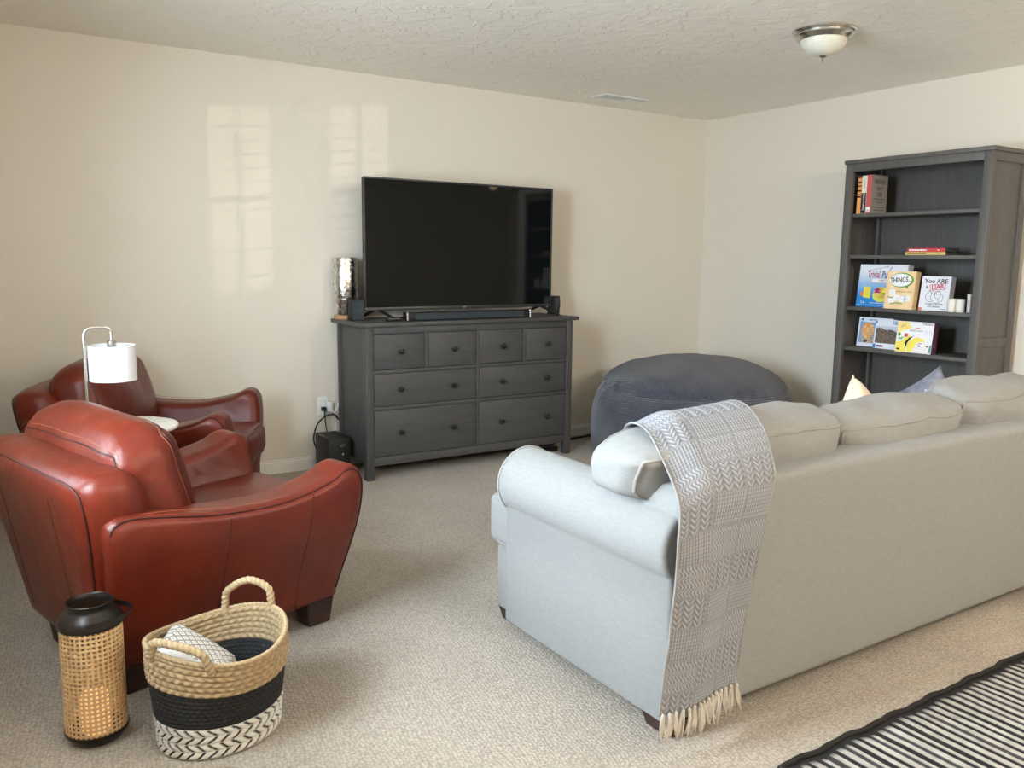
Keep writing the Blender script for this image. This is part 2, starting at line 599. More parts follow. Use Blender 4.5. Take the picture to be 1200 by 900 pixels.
M_PANE = mat('window_glass', (1, 1, 1), 0.0)
nt, N, L, B = nodes_of(M_PANE)
tr = N.new('ShaderNodeBsdfTransparent'); gl = N.new('ShaderNodeBsdfGlossy'); gl.inputs['Roughness'].default_value = 0.0
ms = N.new('ShaderNodeMixShader'); ms.inputs[0].default_value = 0.06
L.new(tr.outputs[0], ms.inputs[1]); L.new(gl.outputs[0], ms.inputs[2]); L.new(ms.outputs[0], N['Material Output'].inputs['Surface'])
slat_me = None
for i, (a, b) in enumerate(WIN):
    wn = bpy.data.objects.new('window_%d' % (i + 1), None)
    COL.objects.link(wn)
    wn.location = (XL, (a + b) / 2, WZ0)
    struct(wn)
    hw, hh = (b - a) / 2, WZ1 - WZ0
    bm = bmesh.new()
    for (y0, y1, z0, z1) in ((-hw, -hw + 0.04, 0, hh), (hw - 0.04, hw, 0, hh), (-hw, hw, 0, 0.04), (-hw, hw, hh - 0.04, hh)):
        bm_box(bm, -0.10, -0.05, y0, y1, z0, z1, 0.003, 1)
    frombm('window_frame', bm, M_WHITEPL, wn)
    box('mullion', -0.09, -0.06, -0.012, 0.012, 0.04, hh - 0.04, M_WHITEPL, wn, 0.002, 1)
    box('meeting_rail', -0.09, -0.06, -hw + 0.04, hw - 0.04, hh * 0.5 - 0.015, hh * 0.5 + 0.015, M_WHITEPL, wn, 0.002, 1)
    for y0, y1 in ((-hw + 0.04, -0.012), (0.012, hw - 0.04)):
        box('pane', -0.078, -0.074, y0, y1, 0.04, hh - 0.04, M_PANE, wn, 0)
    box('headrail', -0.045, 0.0, -hw + 0.01, hw - 0.01, hh - 0.045, hh - 0.002, M_WHITEPL, wn, 0.002, 1)
    for k in range(13):
        z = 0.06 + k * 0.079
        box('slat', -0.024, 0.024, -hw + 0.012, hw - 0.012, -0.002, 0.002, M_WHITEPL, wn, 0, 1, mtx=Matrix.Translation((-0.026, 0, z)) @ Matrix.Rotation(R(7), 4, 'Y'))

# baseboards with a stepped profile
def baseboard(name, a, b, nrm):
    prof = [(0, 0), (0.014, 0), (0.014, 0.052), (0.011, 0.056), (0.011, 0.066), (0.007, 0.072), (0.006, 0.083), (0, 0.085)]
    vs = []
    for p in (a, b):
        for (d, z) in prof:
            vs.append((p[0] + nrm[0] * d, p[1] + nrm[1] * d, z))
    n = len(prof)
    fs = [(i, (i + 1) % n, n + (i + 1) % n, n + i) for i in range(n)] + [tuple(range(n)), tuple(range(n, 2 * n))[::-1]]
    bm = bmesh.new()
    bv = [bm.verts.new(v) for v in vs]
    for f in fs:
        bm.faces.new([bv[i] for i in f])
    struct(frombm(name, bm, M_TRIM, smooth=False))


baseboard('baseboard_back', (XL, 0), (0, 0), (0, -1))
baseboard('baseboard_right', (0, -0.015), (0, -3.35), (-1, 0))
baseboard('baseboard_left', (XL, 0), (XL, YF), (1, 0))

# ------------------------------------------------------------------ ceiling vent
vt = thing('ceiling_vent', 'white metal ceiling register near the back wall above the television', 'vent', (-1.19, -0.325, H))
bm = bmesh.new()
for (x0, x1, y0, y1) in ((-0.215, 0.215, -0.078, -0.052), (-0.215, 0.215, 0.052, 0.078), (-0.215, -0.185, -0.052, 0.052), (0.185, 0.215, -0.052, 0.052)):
    bm_box(bm, x0, x1, y0, y1, -0.009, -0.0005, 0.002, 1)
frombm('frame', bm, M_WHITEPL, vt)
box('backing', -0.185, 0.185, -0.052, 0.052, -0.002, -0.0005, plain('vent_grey', (150, 146, 138)), vt, 0)
for k in range(10):
    y = -0.045 + k * 0.01
    box('slat', -0.183, 0.183, -0.0035, 0.0035, -0.0006, 0.0006, M_WHITEPL, vt, 0, mtx=Matrix.Translation((0, y, -0.005)) @ Matrix.Rotation(R(40), 4, 'X'))
box('damper', 0.02, 0.15, -0.045, 0.045, -0.0095, -0.0085, M_WHITEPL, vt, 0)

# ------------------------------------------------------------------ ceiling light
def ceiling_light(loc, label, lit=0.0, group=None, power=0):
    t = thing('ceiling_light', label, 'ceiling light', loc, 0, group)
    lathe('canopy', [(0.02, -0.0005), (0.150, -0.0005), (0.153, -0.008), (0.148, -0.016), (0.138, -0.019), (0.139, -0.027), (0.132, -0.036), (0.120, -0.042), (0.115, -0.048), (0.112, -0.046)], M_SILVER, t, 56)
    prof = []
    for k in range(13):
        a = PI / 2 * k / 12
        prof.append((0.0105 + 0.099 * C(a) ** 0.8 if k < 12 else 0.0105, -0.044 - 0.078 * S(a) ** 1.15))
    dm = M_FROST
    if lit:
        dm = MATS.get('lit_frosted_glass') or mat('lit_frosted_glass', (0.8, 0.75, 0.65), 0.4, emit=(1.0, 0.74, 0.44), estr=lit)
    lathe('glass_dome', prof, dm, t, 48)
    if power:
        pl = bpy.data.lights.new('added_fill', 'POINT')  # warm fill hung below the dome, only for the added rear fixtures
        pl.energy = power
        pl.color = (1.0, 0.91, 0.80)
        pl.shadow_soft_size = 0.13
        po = bpy.data.objects.new('added_fill', pl)
        COL.objects.link(po)
        po.location = (loc[0], loc[1], loc[2] - 0.34)
    lathe('finial', [(0.0, -0.117), (0.017, -0.118), (0.019, -0.123), (0.012, -0.129), (0.005, -0.132), (0.0045, -0.142), (0.006, -0.145), (0.003, -0.150), (0, -0.151)], M_SILVER, t, 20)
    return t


ceiling_light((-1.53, -2.27, H), 'flush ceiling light with nickel rim and frosted glass bowl over the bookcase end', group='flush ceiling lights')
rear = ceiling_light((1.8, -6.8, H), 'small lit flush ceiling light in the dim hall', 6.0, 'flush ceiling lights')
rear.scale = (0.5, 0.5, 0.5)
ceiling_light((-3.5, -6.4, H), 'unseen fill light added behind the camera near the windows, built as a flush ceiling light', 6.0, 'flush ceiling lights', 66)  # added fixture out of view, gives warm fill from behind
ceiling_light((-1.5, -5.6, H), 'unseen fill light added over the far end of the rug, built as a flush ceiling light', 6.0, 'flush ceiling lights', 66)  # second added fixture out of view, more warm fill

# ================================================================== DRESSER
DX0, DX1, DY, DT = -3.258, -1.658, -0.507, 0.96     # top slab
dr = thing('dresser', 'charcoal grey stained wooden dresser with eight drawers under the television', 'dresser', ((DX0 + DX1) / 2, -0.26, 0))
ox, oy = -(DX0 + DX1) / 2, 0.26
FY = -0.480                                        # front plane
def dbox(name, x0, x1, y0, y1, z0, z1, m=M_GREYWOOD, bev=0.003, parent=dr):
    return box(name, x0 + ox, x1 + ox, y0 + oy, y1 + oy, z0, z1, m, parent, bev)
dbox('top', DX0, DX1, DY, -0.016, DT - 0.024, DT, M_GREYWOODH, 0.004)
PX = [(-3.222, -3.172), (-1.742, -1.692)]
for (a, b) in PX:
    dbox('post', a, b, FY, FY + 0.05, 0, DT - 0.0245)
    dbox('post', a, b, -0.075, -0.03, 0, DT - 0.0245)
for x in (-3.214, -1.722):
    dbox('side_panel', x, x + 0.022, FY + 0.051, -0.076, 0.10, DT - 0.0245)
dbox('back_panel', -3.171, -1.743, -0.05, -0.044, 0.12, DT - 0.0245)
dbox('bottom_panel', -3.19, -1.72, FY + 0.052, -0.052, 0.125, 0.14)
xl, xr = -3.171, -1.743
xm = (-2.455 - 2.440) / 2
RZ = [(0.892, DT - 0.0245), (0.652, 0.672), (0.428, 0.450), (0.088, 0.140)]
for (z0, z1) in RZ:
    dbox('rail', xl, xr, FY + 0.002, FY + 0.03, z0, z1, M_GREYWOODH, 0.0015)
dbox('divider', xm - 0.009, xm + 0.009, FY + 0.0025, FY + 0.03, 0.1405, 0.8915, M_GREYWOOD, 0.0015)
xq1, xq2 = -2.815, -2.089
for x in (xq1, xq2):
    dbox('divider', x - 0.011, x + 0.011, FY + 0.0025, FY + 0.03, 0.6725, 0.8915, M_GREYWOOD, 0.0015)
kn = [(0, 0.0), (0.009, 0.0), (0.008, 0.006), (0.009, 0.012), (0.016, 0.018), (0.0175, 0.024), (0.0135, 0.030), (0, 0.033)]
knob_me = None
def drawer(x0, x1, z0, z1, knobs):
    global knob_me
    g = 0.003
    d = dbox('drawer', x0 + g, x1 - g, FY + 0.006, FY + 0.026, z0 + g, z1 - g, M_GREYWOODH, 0.002)
    for kx in knobs:
        if knob_me is None:
            k = lathe('knob', [(r, z) for r, z in kn], M_KNOB, d, 16)
            k.data.transform(Matrix.Rotation(R(90), 4, 'X'))
            knob_me = k.data
        else:
            k = link('knob', knob_me, None, d)
        k.location = (kx + ox, FY + 0.006 + oy, (z0 + z1) / 2 + 0.0)
for (a, b, kx) in ((xl, xq1 - 0.011, -2.996), (xq1 + 0.011, xm - 0.009, -2.626), (xm + 0.009, xq2 - 0.011, -2.263), (xq2 + 0.011, xr, -1.905)):
    drawer(a, b, 0.672, 0.892, [kx])
for (z0, z1) in ((0.450, 0.652), (0.140, 0.428)):
    drawer(xl, xm - 0.009, z0, z1, [-2.998, -2.632])
    drawer(xm + 0.009, xr, z0, z1, [-2.267, -1.905])

# ================================================================== TELEVISION and what stands on the dresser
TY = -0.27
tv = thing('television', 'large black flat screen television standing on the grey dresser', 'television', (-2.438, TY, DT))
TX0, TX1, TZ0, TZ1 = -3.136, -1.737, 1.019, 1.826
hw = (TX1 - TX0) / 2
z0, z1 = TZ0 - DT, TZ1 - DT
box('cabinet', -hw + 0.004, hw - 0.004, 0.004, 0.030, z0 + 0.004, z1 - 0.004, M_BLACKPL, tv, 0.004)
box('rear_housing', -hw + 0.25, hw - 0.25, 0.0305, 0.07, z0 + 0.03, z0 + 0.45, M_BLACKPL, tv, 0.012)
bm = bmesh.new()
t_ = 0.011
for (a, b, c, d) in ((-hw, hw, z0, z0 + 0.020), (-hw, hw, z1 - t_, z1), (-hw, -hw + t_, z0 + 0.020, z1 - t_), (hw - t_, hw, z0 + 0.020, z1 - t_)):
    bm_box(bm, a, b, -0.012, 0.0038, c, d, 0.002, 2)
frombm('bezel', bm, M_BEZEL, tv)
box('screen', -hw + t_, hw - t_, -0.006, 0.0036, z0 + 0.020, z1 - t_, M_GLOSSBLACK, tv, 0)
text('logo', 'LG', 0.016, plain('logo_silver', (200, 200, 200)), tv, Matrix.Translation((0.0, -0.0125, z0 + 0.010)) @ Matrix.Rotation(R(90), 4, 'X'))
for s in (-1, 1):
    bm = bmesh.new()
    xx = s * 0.615
    prof = lambda dx: [(xx + dx - 0.014, z0 + 0.012), (xx + dx + 0.014, z0 + 0.012)]
    pts = [(xx - 0.075 * 0, 0)]
    # a chevron foot: two splayed bars meeting under the cabinet
    vs, fs = [], []
    for (dy, dx) in ((-0.13, 0.075), (0.13, -0.060), ):
        pass
    bars = [((xx, 0.0, z0 + 0.004), (xx + 0.085, -0.105, 0.008)), ((xx, 0.01, z0 + 0.004), (xx - 0.085, 0.10, 0.008))]
    if s > 0:
        bars = [((xx, 0.0, z0 + 0.004), (xx + 0.085, -0.105, 0.008)), ((xx, 0.01, z0 + 0.004), (xx - 0.085, 0.10, 0.008))]
    base = 0
    for (p, q) in bars:
        p, q = Vector(p), Vector(q)
        d = (q - p)
        side = Vector((0.0, 0.02, 0))
        hgt = Vector((0.026 if q.x > p.x else -0.026, 0, 0))
        prof4 = [p - side - hgt * 0.2, p + side - hgt * 0.2, p + side + hgt, p - side + hgt]
        prof5 = [v + d for v in (p - side * 0.6 - hgt * 0.2, p + side * 0.6 - hgt * 0.2, p + side * 0.6 + hgt * 0.7, p - side * 0.6 + hgt * 0.7)]
        for v in prof5:
            v.z = 0.001 if True else v.z
        b4 = [bm.verts.new(v) for v in prof4]
        b5 = [bm.verts.new(v) for v in prof5]
        for i in range(4):
            bm.faces.new((b4[i], b4[(i + 1) % 4], b5[(i + 1) % 4], b5[i]))
        bm.faces.new(b4); bm.faces.new(b5)
    frombm('stand_foot', bm, M_BLACKPL, tv, False)

sb = thing('soundbar', 'long black soundbar with silver ends lying under the television', 'soundbar', (-2.475, -0.415, DT))
box('body', -0.455, 0.455, -0.03, 0.03, 0.001, 0.052, M_BLACKPL, sb, 0.008)
for s in (-1, 1):
    box('end_cap', s * 0.452 - 0.006, s * 0.452 + 0.006, -0.0305, 0.0305, 0.003, 0.054, M_SILVER, sb, 0.002, 1)
box('grille', -0.40, 0.40, -0.0315, -0.0295, 0.008, 0.046, M_SLATE, sb, 0.0005, 1)

def speaker(loc, rz, label):
    t = thing('satellite_speaker', label, 'speaker', loc, rz, 'satellite speakers beside the television')
    out = [(-0.055, 0.0), (0.055, 0.0), (0.035, 0.135), (-0.055, 0.135)]
    loft('cabinet', [(-0.045, 0.001), (0.042, 0.001), (0.028, 0.128), (-0.045, 0.128)], 0.078, 0.006, lambda a, b, t2: (t2 - 0.039, a, b), M_BLACKPL, t, 2, 2)
    box('grille', -0.035, 0.035, -0.0475, -0.0445, 0.008, 0.122, M_SLATE, t, 0.001, 1)
    lathe('driver_ring', [(0.020, 0), (0.029, 0), (0.031, 0.003), (0.027, 0.0036), (0.020, 0.001)], plain('driver_grey', (40, 50, 58)), t, 28).data.transform(Matrix.Translation((0, -0.047, 0.072)) @ Matrix.Rotation(R(90), 4, 'X'))
    return t
speaker((-3.180, -0.236, DT), R(0), 'small black satellite speaker between the silver vase and the television')
speaker((-1.655, -0.19, DT), R(55), 'small black satellite speaker behind the right end of the television')

rm = thing('remote_control', 'small dark remote control lying left of the soundbar', 'remote control', (-3.0, -0.40, DT), R(15))
box('body', -0.055, 0.055, -0.018, 0.018, 0.001, 0.014, M_BLACKPL, rm, 0.005)
for k in range(4):
    box('button', -0.035 + k * 0.022, -0.025 + k * 0.022, -0.006, 0.006, 0.0142, 0.016, M_WHITEPL, rm, 0.001, 1)

vs_ = thing('vase', 'tall mercury glass cylinder vase on a pale wooden base beside the television', 'vase', (-3.188, -0.094, DT))
lathe('wooden_base', [(0.0, 0.001), (0.072, 0.001), (0.074, 0.004), (0.074, 0.024), (0.071, 0.0265), (0, 0.0265)], M_PALEWOOD, vs_, 40)
lathe('glass_cylinder', [(0.074, 0.027), (0.0765, 0.03), (0.0765, 0.380), (0.0755, 0.382), (0.0735, 0.380), (0.0725, 0.05), (0.0, 0.045), (0, 0.027)], M_VASE, vs_, 56, cap=False)

# ------------------------------------------------------------------ outlet, subwoofer, cords
ot = thing('wall_outlet', 'white wall outlet plate left of the dresser', 'outlet', (-3.318, 0, 0.405))
box('cover_plate', -0.036, 0.036, -0.006, -0.0003, -0.058, 0.058, M_WHITEPL, ot, 0.002)
for z in (-0.022, 0.022):
    box('socket', -0.016, 0.016, -0.0075, -0.0055, z - 0.014, z + 0.014, plain('socket_white', (226, 226, 222)), ot, 0.001, 1)
pk = thing('power_adapter', 'white plug and cord tangle in the wall outlet', 'power adapter', (-3.29, -0.008, 0.385))
box('plug', -0.012, 0.02, -0.045, -0.0005, -0.015, 0.05, M_WHITEPL, pk, 0.004)
tube('cord', catmull([(0.01, -0.04, -0.01), (0.03, -0.05, -0.02), (0.052, -0.04, 0.01), (0.075, -0.018, 0.03), (0.12, -0.014, 0.0)]), 0.004, M_WHITEPL, pk)
tube('cord', catmull([(0.012, -0.03, -0.012), (0.04, -0.035, -0.05), (0.052, -0.04, -0.10), (0.060, -0.03, -0.15)]), 0.0025, plain('cord_grey', (150, 148, 142)), pk)
tube('cord', catmull([(0.0, -0.03, -0.012), (0.005, -0.03, -0.08), (0.015, -0.03, -0.16), (0.02, -0.03, -0.24)]), 0.002, plain('cord_grey', (150, 148, 142)), pk)

sw = thing('subwoofer', 'black box subwoofer on the carpet against the left side of the dresser', 'subwoofer', (-3.332, -0.205, 0))
box('cabinet', -0.070, 0.070, -0.115, 0.115, 0.002, 0.252, M_BLACKPL, sw, 0.004)
lathe('indicator', [(0, 0), (0.006, 0), (0.006, 0.002), (0, 0.002)], M_CHROME, sw, 12).data.transform(Matrix.Translation((0.02, -0.1155, 0.15)) @ Matrix.Rotation(R(90), 4, 'X'))
tube('emblem', ell(0.0, 0.0, 0.016, 0.007, 16) and [(0.02 + 0.016 * C(a), -0.116, 0.205 + 0.006 * S(a) + 0.004 * C(a)) for a in np.linspace(0, 2 * PI, 16, endpoint=False)], 0.0015, M_CHROME, sw, 6, True)
pc = thing('power_cable', 'black power cable looping from the wall outlet to the subwoofer', 'cord', (-3.318, -0.01, 0.385))
box('plug', -0.016, 0.012, -0.03, -0.0005, -0.012, 0.014, M_BLACKPL, pc, 0.004)
tube('cable', catmull([(0.0, -0.028, -0.008), (0.0, -0.034, -0.06), (0.005, -0.035, -0.11), (0.004, -0.05, -0.15), (0.0, -0.07, -0.20)]), 0.0045, M_BLACKPL, pc)
tube('cable', catmull([(0.082, -0.05, -0.070), (0.055, -0.06, -0.035), (0.0, -0.065, -0.035), (-0.06, -0.065, -0.08), (-0.088, -0.065, -0.16), (-0.080, -0.065, -0.22), (-0.045, -0.065, -0.275), (0.0, -0.065, -0.30)]), 0.005, M_BLACKPL, pc)
fc = thing('cable', 'black cables twisted on the carpet between dresser and beanbag', 'cord', (-1.55, -0.10, 0))
tube('strand', catmull([(-0.25, 0.02, 0.006), (-0.10, 0.0, 0.008), (0.0, -0.05, 0.007), (0.12, -0.06, 0.012), (0.25, -0.02, 0.010), (0.34, 0.03, 0.008), (0.40, 0.04, 0.006)]), 0.005, M_BLACKPL, fc)
tube('strand', catmull([(-0.20, -0.09, 0.006), (-0.09, -0.10, 0.007), (0.0, -0.045, 0.017), (0.12, -0.01, 0.007), (0.25, -0.045, 0.019), (0.36, -0.05, 0.007), (0.42, -0.03, 0.006)]), 0.005, M_BLACKPL, fc)
ab = thing('power_brick', 'black power brick on the carpet under the right end of the dresser', 'power brick', (-1.80, -0.36, 0), R(10))
box('body', -0.07, 0.07, -0.03, 0.03, 0.001, 0.035, M_BLACKPL, ab, 0.005)
tube('lead', catmull([(-0.07, 0, 0.018), (-0.12, 0.03, 0.008), (-0.2, 0.08, 0.006), (-0.3, 0.10, 0.006)]), 0.003, M_BLACKPL, ab)

# ================================================================== BEANBAG
bb = thing('beanbag', 'huge round charcoal corduroy beanbag filling the room corner', 'beanbag', (-0.93, -0.88, 0))
def bag_r(z, a):
    """radius of the side at height z"""
    t = z / 0.46
    r = 0.60 + 0.125 * math.sqrt(max(0, 1 - (2 * t - 0.95) ** 2 * 0.75))
    return r
def bag_disp(p, k=1.0):
    n = noise.noise_vector(p * 2.6) * 0.016 + noise.noise_vector(p * 8.0) * 0.008
    return n * k
M_BAGS = M_BAG.copy(); M_BAGT = M_BAG.copy()
for m_, ax in ((M_BAGS, 2), (M_BAGT, 0)):
    nt, N, L, B = nodes_of(m_)
    tc = N.new('ShaderNodeTexCoord')
    wv = N.new('ShaderNodeTexWave'); wv.bands_direction = 'XYZ'[ax]; wv.inputs['Scale'].default_value = 27; wv.inputs['Distortion'].default_value = 0.6; wv.inputs['Detail'].default_value = 1
    L.new(tc.outputs['Object'], wv.inputs['Vector'])
    bp = N.new('ShaderNodeBump'); bp.inputs['Distance'].default_value = 0.006
    L.new(wv.outputs[0], bp.inputs['Height']); L.new(bp.outputs[0], B.inputs['Normal'])
def bag_part(name, rows, m):
    seg = 128
    vs, fs = [], []
    for (r, z, wav) in rows:
        for k in range(seg):
            a = 2 * PI * k / seg
            rr = r
            zz = z
            pu = wav * (S(a * 34 + 2 * S(3 * a)) * 0.5 + S(a * 53 + 1.3) * 0.35)
            rr += pu
            p = Vector((rr * C(a), rr * S(a), zz))
            d = bag_disp(p)
            if z < 0.03:
                d.z = 0
            p += d
            p.z = max(p.z, 0.001)
            vs.append(p)
    for i in range(len(rows) - 1):
        for k in range(seg):
            k2 = (k + 1) % seg
            fs.append((i * seg + k, i * seg + k2, (i + 1) * seg + k2, (i + 1) * seg + k))
    if rows[0][1] < 0.01:
        fs.append(tuple(range(seg))[::-1])
    if rows[-1][0] < 0.02:
        fs.append(tuple((len(rows) - 1) * seg + k for k in range(seg)))
    return pyd(name, vs, fs, m, bb, True, 180)
side = []
for i in range(25):
    t = i / 24
    z = 0.001 + 0.475 * t
    r = 0.60 + 0.105 * math.sqrt(max(0, 1 - (2 * t - 0.85) ** 2 * 0.7))
    wv_ = 0.010 * max(0, (t - 0.72) / 0.28) ** 1.5
    side.append((r, z, wv_))
bag_part('side_panel', side, M_BAGS)
rl = side[-1][0]
top = []
for i in range(22):
    t = i / 21
    a = t * PI / 2
    r = rl * (C(a) ** 0.92) if i < 21 else 0.001
    z = 0.476 + 0.215 * S(a) ** 1.05
    top.append((max(r, 0.001), z, 0.010 * max(0, 1 - t * 4)))
bag_part('top_panel', top, M_BAGT)
pts = []
for k in range(128):
    a = 2 * PI * k / 128
    rr = rl + 0.010 * (S(a * 34 + 2 * S(3 * a)) * 0.5 + S(a * 53 + 1.3) * 0.35)
    p = Vector((rr * C(a), rr * S(a), 0.476)); p += bag_disp(p)
    pts.append(p)
tube('seam', pts, 0.006, M_BAG, bb, 6, True)

# ================================================================== BOOKCASE
BX, BY0, BY1, BH = -0.43, -1.645, -2.572, 1.985
bk = thing('bookcase', 'tall charcoal grey open bookcase against the right wall', 'bookcase', (-0.24, (BY0 + BY1) / 2, 0))
bo = Vector((0.24, -(BY0 + BY1) / 2, 0))
def bbox(name, x0, x1, y0, y1, z0, z1, m=M_BOOKWOOD, bev=0.002):
    return box(name, x0 + bo.x, x1 + bo.x, y0 + bo.y, y1 + bo.y, z0, z1, m, bk, bev)
bbox('top', BX - 0.008, -0.045, BY1 - 0.008, BY0 + 0.008, BH - 0.024, BH, M_BOOKWOOD, 0.003)
XB = -0.05
for (y0, y1) in ((BY0 - 0.052, BY0), (BY1, BY1 + 0.052)):
    bbox('post', BX, BX + 0.03, y0, y1, 0, BH - 0.0245)
for (y0, y1) in ((BY0 - 0.036, BY0), (BY1, BY1 + 0.036)):
    bbox('post', XB - 0.05, XB, y0, y1, 0, BH - 0.0245)
for s, y in ((1, BY0), (-1, BY1)):
    ya, yb = sorted((y - s * 0.010, y - s * 0.022))
    bbox('side_panel', BX + 0.0305, XB - 0.0505, ya, yb, 0.05, BH - 0.0245)
    ya, yb = sorted((y - s * 0.002, y - s * 0.0098))
    for (z0, z1) in ((BH - 0.075, BH - 0.0245), (0.875, 0.925), (0.06, 0.12)):
        bbox('side_rail', BX + 0.0305, XB - 0.0505, ya, yb, z0, z1, M_BOOKWOOD, 0.001)
bbox('front_rail', BX + 0.001, BX + 0.028, BY1 + 0.0525, BY0 - 0.0525, BH - 0.072, BH - 0.0245)
bbox('plinth', BX + 0.004, BX + 0.026, BY1 + 0.0525, BY0 - 0.0525, 0.03, 0.10)
bbox('back_panel', XB - 0.012, XB - 0.005, BY1 + 0.037, BY0 - 0.037, 0.05, BH - 0.0245)
SH = [1.653, 1.394, 1.066, 0.807, 0.47, 0.125]
for z in SH:
    bbox('shelf', BX + 0.031, XB - 0.0525, BY1 + 0.0365, BY0 - 0.0365, z - 0.022, z, M_BOOKWOOD, 0.0015)
XS = BX + 0.031      # front of the shelves


def facing(x, y, z, lean=0.0, turn=0.0):
    """frame whose +X runs to the viewer's right along -y, +Y up, +Z out of the shelf (-x)"""
    m = Matrix(((0, 0, -1), (-1, 0, 0), (0, 1, 0))).to_4x4()
    return Matrix.Translation((x, y, z)) @ Matrix.Rotation(turn, 4, 'Z') @ Matrix.Rotation(lean, 4, 'Y') @ m


def lettered(label, cat, group, name, y0, y1, z, h, d, m_cover, m_side, lean, xf):
    """an upright box or book seen from its front: front bottom edge at x=xf. The cover is a part, prints are sub-parts of it"""
    t = thing(name, label, cat, (xf, (y0 + y1) / 2, z), 0, group)
    wdt = abs(y1 - y0)
    fm = facing(d * S(lean) * 0, 0, 0, lean)
    bm = bmesh.new()
    bm_box(bm, -wdt / 2, wdt / 2, 0.0015, h, -d, -0.001, 0.0015, 1)
    bmesh.ops.transform(bm, matrix=fm, verts=bm.verts)
    frombm('box_body', bm, m_side, t)
    bm = bmesh.new()
    bm_box(bm, -wdt / 2 + 0.0005, wdt / 2 - 0.0005, 0.002, h - 0.0005, -0.001, 0.0004, 0)
    bmesh.ops.transform(bm, matrix=fm, verts=bm.verts)
    cov = frombm('cover', bm, m_cover, t, False)
    return t, cov, fm, wdt


def at(fm, x, y, z=0.0006, rot=0.0):
    return fm @ Matrix.Translation((x, y, z)) @ Matrix.Rotation(rot, 4, 'Z')


BKG = plain('print_black', (22, 22, 24)); WHT = plain('print_white', (238, 238, 240)); REDP = plain('print_red', (196, 36, 40))
BLU = plain('print_blue', (40, 120, 196)); YEL = plain('print_yellow', (238, 222, 70)); GRN = plain('print_green', (104, 158, 60))
PNK = plain('print_magenta', (176, 34, 110)); PLUM = plain('print_plum', (120, 60, 110)); SLT = plain('print_slate', (70, 80, 110)); ORG = plain('print_orange', (226, 130, 70))

# --- upright books on the top shelf
def upright(label, y0, y1, h, dep, m_spine, x=-0.385, cover=None):
    t = thing('book', label, 'book', (x, (y0 + y1) / 2, SH[0]), 0, 'books on the top shelf')
    ww = abs(y1 - y0) / 2
    bm = bmesh.new()
    bm_box(bm, 0.0, 0.004, -ww, ww, 0.001, h, 0.001, 1)
    frombm('spine', bm, m_spine, t)
    for s in (-1, 1):
        bm = bmesh.new()
        bm_box(bm, 0.0041, dep, *sorted((s * (ww - 0.0025), s * ww)), 0.001, h, 0)
        frombm('cover', bm, cover or m_spine, t)
    bm = bmesh.new()
    bm_box(bm, 0.0045, dep - 0.004, -ww + 0.003, ww - 0.003, 0.004, h - 0.004, 0)
    frombm('page_block', bm, plain('paper', (214, 206, 190)), t)
    return t
def on_spine(t, z0, z1, w2, m, name='band'):
    bm = bmesh.new()
    bm_box(bm, -0.0008, 0.0, -w2, w2, z0, z1, 0)
    return frombm(name, bm, m, t)
b1 = upright('orange book with dark bands at the left end of the top shelf', -1.708, -1.736, 0.232, 0.15, plain('spine_orange', (232, 160, 92)))
for (a, b) in ((0.222, 0.230), (0.188, 0.200), (0.168, 0.176), (0.138, 0.148), (0.116, 0.122), (0.100, 0.110)):
    on_spine(b1, a, b, 0.0135, plain('spine_brown', (70, 34, 20)))
on_spine(b1, 0.012, 0.016, 0.004, BKG, 'mark')
b2 = upright('black and white book standing between the orange and the red book', -1.738, -1.772, 0.235, 0.15, plain('spine_cream', (232, 226, 208)))
on_spine(b2, 0.002, 0.128, 0.0165, plain('spine_black', (26, 26, 28)))
mm = Matrix.Translation((-0.0012, 0.0, 0.075)) @ Matrix(((0, 0, -1), (0, -1, 0), (-1, 0, 0))).to_4x4()
text('lettering', 'EVERYTHING', 0.017, WHT, b2, mm, 0.0003)
mm = Matrix.Translation((-0.0012, 0.0, 0.182)) @ Matrix(((0, 0, -1), (0, -1, 0), (-1, 0, 0))).to_4x4()
text('lettering', 'CHASING', 0.012, SLT, b2, mm, 0.0003)
on_spine(b2, 0.020, 0.026, 0.010, WHT, 'mark')
b3 = upright('red spined book with grey front cover standing at the end of the upright books', -1.774, -1.806, 0.238, 0.165, plain('spine_red', (196, 84, 84)), cover=plain('cover_grey', (150, 142, 134)))
on_spine(b3, 0.012, 0.040, 0.0135, WHT)
on_spine(b3, 0.017, 0.021, 0.008, SLT, 'mark')
fr = Matrix(((1, 0, 0), (0, 0, -1), (0, 1, 0))).to_4x4()
for s_, z_, sz in (('NEVER', 0.195, 0.040), ('SAY', 0.155, 0.036), ('DIE', 0.118, 0.036)):
    text('lettering', s_, sz, plain('print_grey', (78, 72, 70)), b3, Matrix.Translation((0.085, -0.0166, z_)) @ fr, 0.0003)
for z_, wd in ((0.092, 0.06), (0.070, 0.035), (0.040, 0.06), (0.022, 0.055)):
    poly('print_line', [(-wd, -0.002), (wd, -0.002), (wd, 0.002), (-wd, 0.002)], plain('print_grey', (78, 72, 70)), b3, Matrix.Translation((0.085, -0.0162, z_)) @ fr)

